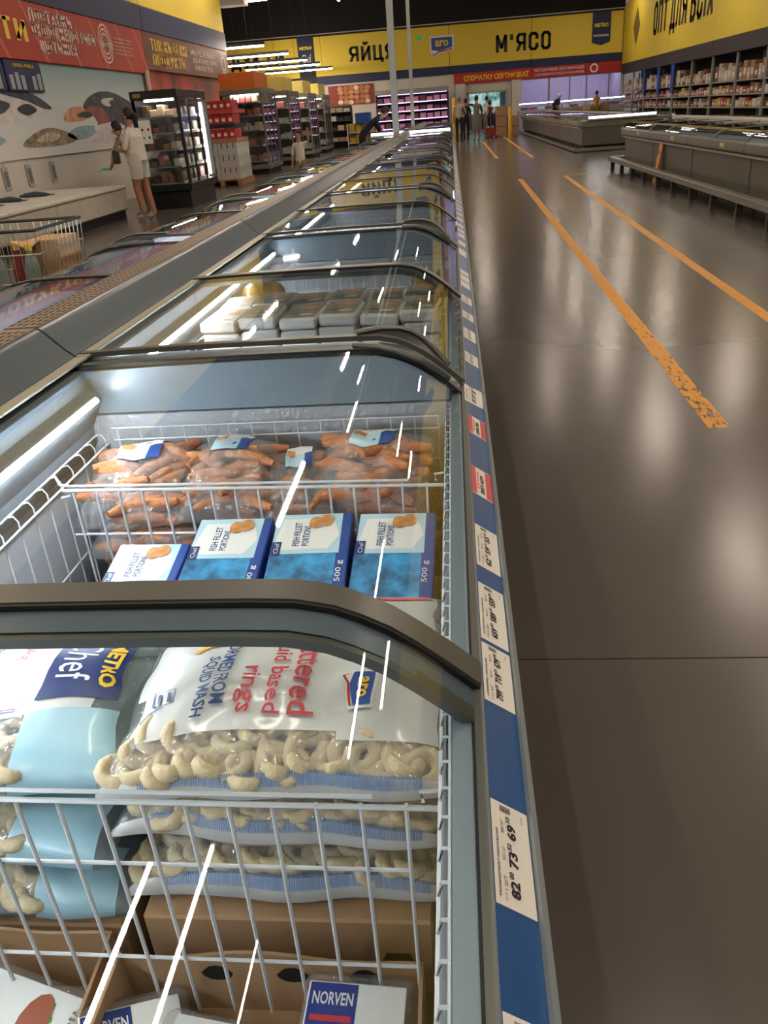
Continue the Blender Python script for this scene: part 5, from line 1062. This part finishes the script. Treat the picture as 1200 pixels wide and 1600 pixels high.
def bottle(x, y, cap, body, label):
    t = thing('bottle', label, 'bottle', (x, y, .585)); MB().lathe([(.04, 0), (.042, .02), (.042, .17), (.03, .22), (.014, .26), (.014, .28)], n=12).build('body', body, t); MB().lathe([(.017, .265), (.017, .295), (.014, .30)], n=10).build('cap', cap, t)
CR, CY = mat('cap red', 'B02A2A', .4), mat('cap yellow', 'D8B030', .4); PBT = film('bottle plastic', 'DCE8E8', .06, haze=.35, hazecol='A8B8B4'); PRD = mat('bottle red', '7A2A2C', .25)
bottle(-2.36, 3.80, CR, PBT, 'clear bottle with red cap in the cart, leftmost'); bottle(-2.20, 3.80, CR, PBT, 'clear bottle with red cap in the cart, beside the yellow capped one'); bottle(-2.28, 3.86, CY, PBT, 'clear bottle with yellow cap at the left in the cart'); bottle(-2.12, 3.86, CY, PRD, 'red bottle with yellow cap in the cart'); bottle(-2.03, 3.80, CY, PBT, 'clear bottle with yellow cap nearest the carton')
t = thing('cardboard_box', 'open brown carton at the right end of the cart', 'carton', (-2.02, 4.0, .586)); MB().bbox(-.07, .10, -.12, .12, 0, .30, .003).build('body', CARD, t); MB().add([(-.07, -.12, .30), (.02, -.12, .30), (.0, -.22, .27), (-.1, -.2, .31)], [(0, 1, 2, 3)]).add([(-.07, -.12, .303), (.02, -.12, .303), (.0, -.22, .273), (-.1, -.2, .313)], [(0, 1, 2, 3)]).build('flap', CARD, t)

# ---------------- people ----------------
SKIN = mat('skin', 'A9785C', .55); HAIRD = mat('hair dark', '1E1512', .6, bump=.4, bscale=80); HAIRG = mat('hair grey', '77716B', .7)
BASE = dict(pel=(0, 0, .93, .135, .105), sp=(0, 0, 1.08, .12, .10), ch=(0, 0, 1.27, .145, .11), nk=(0, .0, 1.43, .055, .055), hb=(0, .012, 1.50, .062, .068), hd=(0, .02, 1.585, .074, .092), ht=(0, .012, 1.655, .055, .07),
  sl=(-.165, 0, 1.365, .058, .055), sr=(.165, 0, 1.365, .058, .055), el=(-.22, -.01, 1.09, .043, .043), er=(.22, -.01, 1.09, .043, .043), wl=(-.23, .06, .86, .027, .027), wr=(.23, .06, .86, .027, .027), fl=(-.23, .085, .79, .034, .02), fr=(.23, .085, .79, .034, .02),
  hl=(-.09, 0, .87, .088, .09), hr=(.09, 0, .87, .088, .09), kl=(-.095, .015, .48, .055, .058), kr=(.095, .015, .48, .055, .058), al=(-.095, -.02, .085, .036, .04), ar=(.095, -.02, .085, .036, .04), tl=(-.10, .13, .035, .038, .028), tr=(.10, .13, .035, .038, .028))
BONES = [('pel', 'sp', 'T'), ('sp', 'ch', 'T'), ('ch', 'nk', 'T'), ('nk', 'hb', 'S'), ('hb', 'hd', 'S'), ('hd', 'ht', 'S'), ('ch', 'sl', 'T'), ('ch', 'sr', 'T'), ('sl', 'el', 'U'), ('sr', 'er', 'U'), ('el', 'wl', 'A'), ('er', 'wr', 'A'), ('wl', 'fl', 'S'), ('wr', 'fr', 'S'),
  ('pel', 'hl', 'P'), ('pel', 'hr', 'P'), ('hl', 'kl', 'P'), ('hr', 'kr', 'P'), ('kl', 'al', 'L'), ('kr', 'ar', 'L'), ('al', 'tl', 'F'), ('ar', 'tr', 'F')]
def person(label, x, y, rz, cloth, pose={}, H=1.7, hair=HAIRD, longhair=False, cap=None, skirt=None, fingers=True, shorts=None):
    """cloth: materials for T torso, U upper arm, A forearm, P thigh, L shin, F foot (S is skin)"""
    J = dict(BASE)
    for k, v in pose.items(): J[k] = tuple(v)+tuple(J[k][len(v):])
    s = H/1.73; keys = list(J); me = bpy.data.meshes.new('b'); V = [(J[k][0]*s, J[k][1]*s, J[k][2]*s) for k in keys]; E = [(keys.index(a), keys.index(b)) for a, b, _ in BONES]; R = [(J[k][3]*s, J[k][4]*s) for k in keys]
    seg = [(V[a], V[b], BONES[i][2]) for i, (a, b) in enumerate(E)]
    if fingers:
        for wk, fk in (('wl', 'fl'), ('wr', 'fr')):
            w_, f_ = Vector(J[wk][:3])*s, Vector(J[fk][:3])*s; d = (f_-w_).normalized(); side = d.cross(Vector((0, 0, 1)));
            if side.length < .3: side = d.cross(Vector((0, 1, 0)))
            side.normalize(); dn = d.cross(side)
            for q, ln in ((-1.5, .055), (-.5, .065), (.5, .06), (1.5, .045)):
                a = f_+side*q*.014*s; k0 = len(V); V += [tuple(a), tuple(a+d*ln*.55*s+dn*.006), tuple(a+d*ln*s+dn*.02)]; R += [(.009*s, .009*s), (.0085*s, .0085*s), (.006*s, .006*s)]
                E += [(keys.index(fk), k0), (k0, k0+1), (k0+1, k0+2)]; seg += [(V[k0], V[k0+2], 'S')]
            a = f_-d*.03*s+side*.03*s; k0 = len(V); V += [tuple(a), tuple(a+d*.03*s+side*.012*s)]; R += [(.010*s, .010*s), (.008*s, .008*s)]; E += [(keys.index(wk), k0), (k0, k0+1)]; seg += [(V[k0], V[k0+1], 'S')]
    me.from_pydata(V, E, []); o = bpy.data.objects.new('b', me); COL.objects.link(o); md = o.modifiers.new('s', 'SKIN'); md.use_smooth_shade = True
    for i, v in enumerate(me.skin_vertices[0].data): v.radius = R[i]; v.use_root = (i == 0)
    o.modifiers.new('u', 'SUBSURF').levels = 1
    dg = bpy.context.evaluated_depsgraph_get(); m2 = bpy.data.meshes.new_from_object(o.evaluated_get(dg)); bpy.data.objects.remove(o)
    order = 'STUAPLF'; m2.materials.clear(); m2.materials.append(SKIN)
    for k in order[1:]: m2.materials.append(cloth[k])
    segs = [(Vector(a), Vector(b), k) for a, b, k in seg]
    for p in m2.polygons:
        c = p.center; best = None
        for a, b, k in segs:
            ab = b-a; tt = max(0, min(1, (c-a).dot(ab)/max(1e-9, ab.length_squared))); d = (c-a-ab*tt).length
            if best is None or d < best[0]: best = (d, k)
        p.material_index = order.index(best[1]); p.use_smooth = True
    t = thing('person', label, 'person', (x, y, 0), rz); b = bpy.data.objects.new('body', m2); COL.objects.link(b); b.parent = t
    hx, hy, hz = J['hd'][0]*s, J['hd'][1]*s, J['hd'][2]*s; fwd = Vector((0, 1, 0)) if 'face' not in pose else Vector(pose['face'])
    ax = Vector((J['ht'][0]-J['hb'][0], J['ht'][1]-J['hb'][1], J['ht'][2]-J['hb'][2])).normalized(); fw = (Vector((0, 1, 0))-ax*ax.y).normalized(); sd = fw.cross(ax); C = Vector((hx, hy, hz))
    bm = bmesh.new(); bmesh.ops.create_uvsphere(bm, u_segments=14, v_segments=10, radius=1)
    for v in bm.verts:
        q = v.co.copy(); f = 1+ .05*noise.noise(q*3); fr = q.y
        k_ = .085 if not cap else .08; sh = Vector((q.x*.085*s, q.y*.102*s-.018*s, q.z*.105*s+.030*s))
        if fr > .25 and q.z < .45: sh = sh*.72
        v.co = (sd*sh.x+fw*sh.y+ax*sh.z)*f + C
    hb = MB().bm(bm, 0, True)
    if longhair:
        hb.tube([C+ax*.05*s-fw*.10*s, C-fw*.135*s+ax*.01*s, C-fw*.13*s-ax*.10*s, C-fw*.10*s-ax*.17*s], .04, 8, rs=[.03*s, .045*s, .035*s, .012*s])
    hb.build('hair', cap or hair, t)
    fb = MB()
    for q in (-1, 1):
        e = C+fw*.089*s+sd*q*.032*s; bm = bmesh.new(); bmesh.ops.create_icosphere(bm, subdivisions=1, radius=.011*s); fb.bm(bm, 1, True, Matrix.Translation(e))
        e = C+sd*q*.078*s-fw*.005*s-ax*.01*s; bm = bmesh.new(); bmesh.ops.create_icosphere(bm, subdivisions=1, radius=.018*s); fb.bm(bm, 0, True, Matrix.Translation(e))
    fb.tube([C+fw*.09*s+ax*.005*s, C+fw*.108*s-ax*.025*s, C+fw*.09*s-ax*.032*s], .009, 6, rs=[.006*s, .012*s, .008*s]); fb.tube([C+fw*.088*s-ax*.052*s-sd*.02*s, C+fw*.094*s-ax*.052*s, C+fw*.088*s-ax*.052*s+sd*.02*s], .005*s, 5, mi=2)
    fb.build('face', [SKIN, HAIRD, mat('lips', '8A4038', .5)], t)
    if shorts:
        sb = MB()
        for q in 'lr':
            h_, k_ = Vector(J['h'+q][:3]), Vector(J['k'+q][:3]); e_ = h_.lerp(k_, (h_.z-shorts)/(h_.z-k_.z)); top = Vector((h_.x*.6, 0, 1.02)); sb.tube([top*s, h_*s, e_*s], .1, 14, rs=[.125*s, .115*s, .098*s])
        sb.build('shorts', mat('cloth shorts', 'BDB8AE', .85), t); MB().lathe([(.168*s, .93*s), (.168*s, 1.03*s), (.160*s, 1.14*s), (.165*s, 1.28*s)], (0, .01, 0), 16).build('tee_shirt', WCL, t)
    if skirt:
        z0, z1, r0, r1, mt = skirt; k = MB(); n = 18; prof = [(r0, z1), (r0*1.12, z1-.12), (r1, z0), (r1-.012, z0), (r0*1.05, z1-.12), (r0-.01, z1)]
        vs = [(r*math.cos(2*math.pi*j/n)*s*(1+.04*math.sin(j*2.3)), r*.8*math.sin(2*math.pi*j/n)*s, z*s) for r, z in prof for j in range(n)]
        k.add(vs, [(i*n+j, i*n+(j+1) % n, (i+1)*n+(j+1) % n, (i+1)*n+j) for i in range(5) for j in range(n)], 0, True); k.build('skirt' if z0 < .7 and 'T' else 'skirt', mt, t)
    return t
WCL = mat('cloth white', 'D0C9BE', .85); BKC = mat('cloth black', '17171B', .85); BGC = mat('cloth beige', 'A8A08F', .85); GRC = mat('cloth grey green', '6F6C62', .85); KHC = mat('cloth khaki', '6E6450', .85); NVC = mat('cloth navy', '141A30', .85); YLC = mat('cloth mustard', 'A8801E', .85); SHO = mat('shoe pale', 'B5ADA0', .7); SHK = mat('shoe dark', '1C1A1A', .6)
def cl(T, U, A, P, L, F): return dict(T=T, U=U, A=A, P=P, L=L, F=F)
rh = 1.35   # faces left
person('person in white tee and white shorts, dark ponytail, standing by foam boxes', -5.08, 13.7, rh, cl(WCL, WCL, SKIN, SKIN, SKIN, SHO), dict(el=(-.24, .05, 1.10), wl=(-.17, .25, 1.10), fl=(-.12, .30, 1.12), er=(.24, .02, 1.08), wr=(.20, .24, 1.06), fr=(.14, .31, 1.07), pel=(0, 0, .95, .16, .13), sp=(0, .01, 1.1, .15, .125), ch=(0, .01, 1.28, .16, .13), kl=(-.07, .06, .48), al=(-.07, .02, .085), tl=(-.07, .17, .035), kr=(.08, -.02, .48), ar=(.08, -.09, .085), tr=(.08, .05, .035), hd=(0, .04, 1.585), hb=(0, .02, 1.5)), longhair=True, shorts=.66)
bgs = thing('shoulder_bag', 'small dark shoulder bag at the front of the person in white', 'bag', (-5.44, 13.72, .88)); MB().bbox(-.04, .04, -.07, .07, 0, .20, .012).build('pouch', mat('bag dark', '2C2826', .5), bgs); MB().tube([(0, -.06, .19), (.12, -.03, .40), (.2, .0, .52)], .006, 5).build('strap', mat('bag dark'), bgs)
person('person in khaki trousers with a green glove, mostly behind the one in white', -5.38, 14.4, 1.2, cl(BGC, BGC, SKIN, KHC, KHC, SHO), dict(ch=(0, .16, 1.22), nk=(0, .24, 1.33), hb=(0, .27, 1.38), hd=(0, .31, 1.45), ht=(0, .32, 1.52), sl=(-.16, .18, 1.28), sr=(.16, .18, 1.28), el=(-.2, .3, 1.05), wl=(-.16, .42, .88), fl=(-.14, .48, .84), er=(.2, .22, 1.03), wr=(.2, .3, .82), fr=(.2, .32, .76), sp=(0, .07, 1.08)), H=1.66)
gv = thing('rubber_glove', 'green rubber glove held out towards the foam boxes', 'glove', (-5.84, 14.16, .80), .4); mg = MB(); mg.bbox(-.05, .05, -.03, .03, -.02, .02, .01)
for k in range(4): mg.tube([(-.04, -.024+k*.016, 0), (-.09, -.03+k*.02, -.012), (-.12, -.03+k*.02, -.03)], .008, 5)
mg.tube([(0, -.03, 0), (-.04, -.055, -.01)], .009, 5); mg.build('glove', mat('glove green', '3FAE8C', .5), gv)
person('child in white tee with raised arm beside the left freezers', -2.82, 16.0, 3.0, cl(WCL, WCL, SKIN, mat('cloth sand', '8A7A62', .85), SKIN, SHK), dict(el=(-.3, .1, 1.42), wl=(-.34, .2, 1.62), fl=(-.34, .22, 1.69)), H=1.17, hair=mat('hair brown', '3A2418', .7))
person('person in navy shirt bending over the freezers beside the poles', -2.05, 20.0, -1.4, cl(NVC, NVC, SKIN, BKC, BKC, SHK), dict(sp=(0, .10, 1.05), ch=(0, .30, 1.17), nk=(0, .44, 1.26), hb=(0, .5, 1.29), hd=(0, .57, 1.34), ht=(0, .61, 1.40), sl=(-.16, .33, 1.2), sr=(.16, .33, 1.2), el=(-.22, .42, .98), wl=(-.18, .55, .92), fl=(-.17, .62, .93), er=(.22, .42, .98), wr=(.18, .55, .92), fr=(.17, .62, .93)), H=1.72, hair=mat('hair brown'))
person('person in beige shirt and black trousers with grey hair, seen from behind', .32, 36.0, -.2, cl(BGC, BGC, SKIN, BKC, BKC, SHK), dict(er=(.26, .1, 1.12), wr=(.2, .28, 1.05), fr=(.18, .33, 1.06)), H=1.75, hair=HAIRG)
person('person in dark clothes beside the one in beige, near the door', .62, 37.4, .4, cl(BKC, BKC, SKIN, BKC, BKC, SHK), {}, H=1.66)
person('person in grey green dress raising an arm, at the doorway', 1.05, 36.8, .3, cl(GRC, BKC, SKIN, GRC, SKIN, SHK), dict(el=(-.32, .1, 1.4), wl=(-.22, .2, 1.58), fl=(-.15, .22, 1.6)), H=1.74, skirt=(.42, 1.0, .16, .22, GRC), hair=mat('hair brown'))
person('person in navy apron pulling a pallet jack at the door', 1.80, 40.8, .1, cl(NVC, WCL, SKIN, NVC, WCL, SHK), dict(sp=(0, .1, 1.0), ch=(0, .2, 1.15), nk=(0, .26, 1.29), hb=(0, .28, 1.35), hd=(0, .3, 1.43), ht=(0, .3, 1.5), sl=(-.16, .2, 1.25), sr=(.16, .2, 1.25)), H=1.68)
person('person farther back in the lobby, pale top', 1.78, 44.6, .1, cl(WCL, WCL, SKIN, KHC, KHC, SHK), {}, H=1.76)
person('person in black coat with white cap behind the freezer island', 5.25, 45.3, -.9, cl(BKC, BKC, SKIN, BKC, BKC, SHK), dict(ch=(0, .12, 1.24), nk=(0, .2, 1.37), hb=(0, .23, 1.43), hd=(0, .27, 1.5), ht=(0, .28, 1.57), sl=(-.16, .13, 1.31), sr=(.16, .13, 1.31)), H=1.72, cap=WHT)
person('person in mustard vest behind the freezer island', 7.25, 45.2, .1, cl(YLC, WCL, SKIN, KHC, KHC, SHK), {}, H=1.62)
pj = thing('pallet_jack', 'red pallet jack on the floor by the door', 'pallet jack', (1.8, 40.2, 0)); JR = mat('jack red', '8A2A20', .5); MB().box(-.27, -.11, -.9, 0, .05, .1).box(.11, .27, -.9, 0, .05, .1).box(-.25, .25, 0, .15, .05, .4).build('fork_frame', JR, pj); MB().tube([(0, .1, .4), (0, .35, 1.1), (-.12, .36, 1.15), (-.12, .38, 1.22), (.12, .38, 1.22), (.12, .36, 1.15), (0, .35, 1.1)], .02, 6).build('tiller', JR, pj)
for x in (-.19, .19): MB().tube([(x-.05, -.8, .04), (x+.05, -.8, .04)], .04, 10).build('wheel', CB, pj)
MB().tube([(-.05, .1, .09), (.05, .1, .09)], .09, 12).build('wheel', CB, pj)
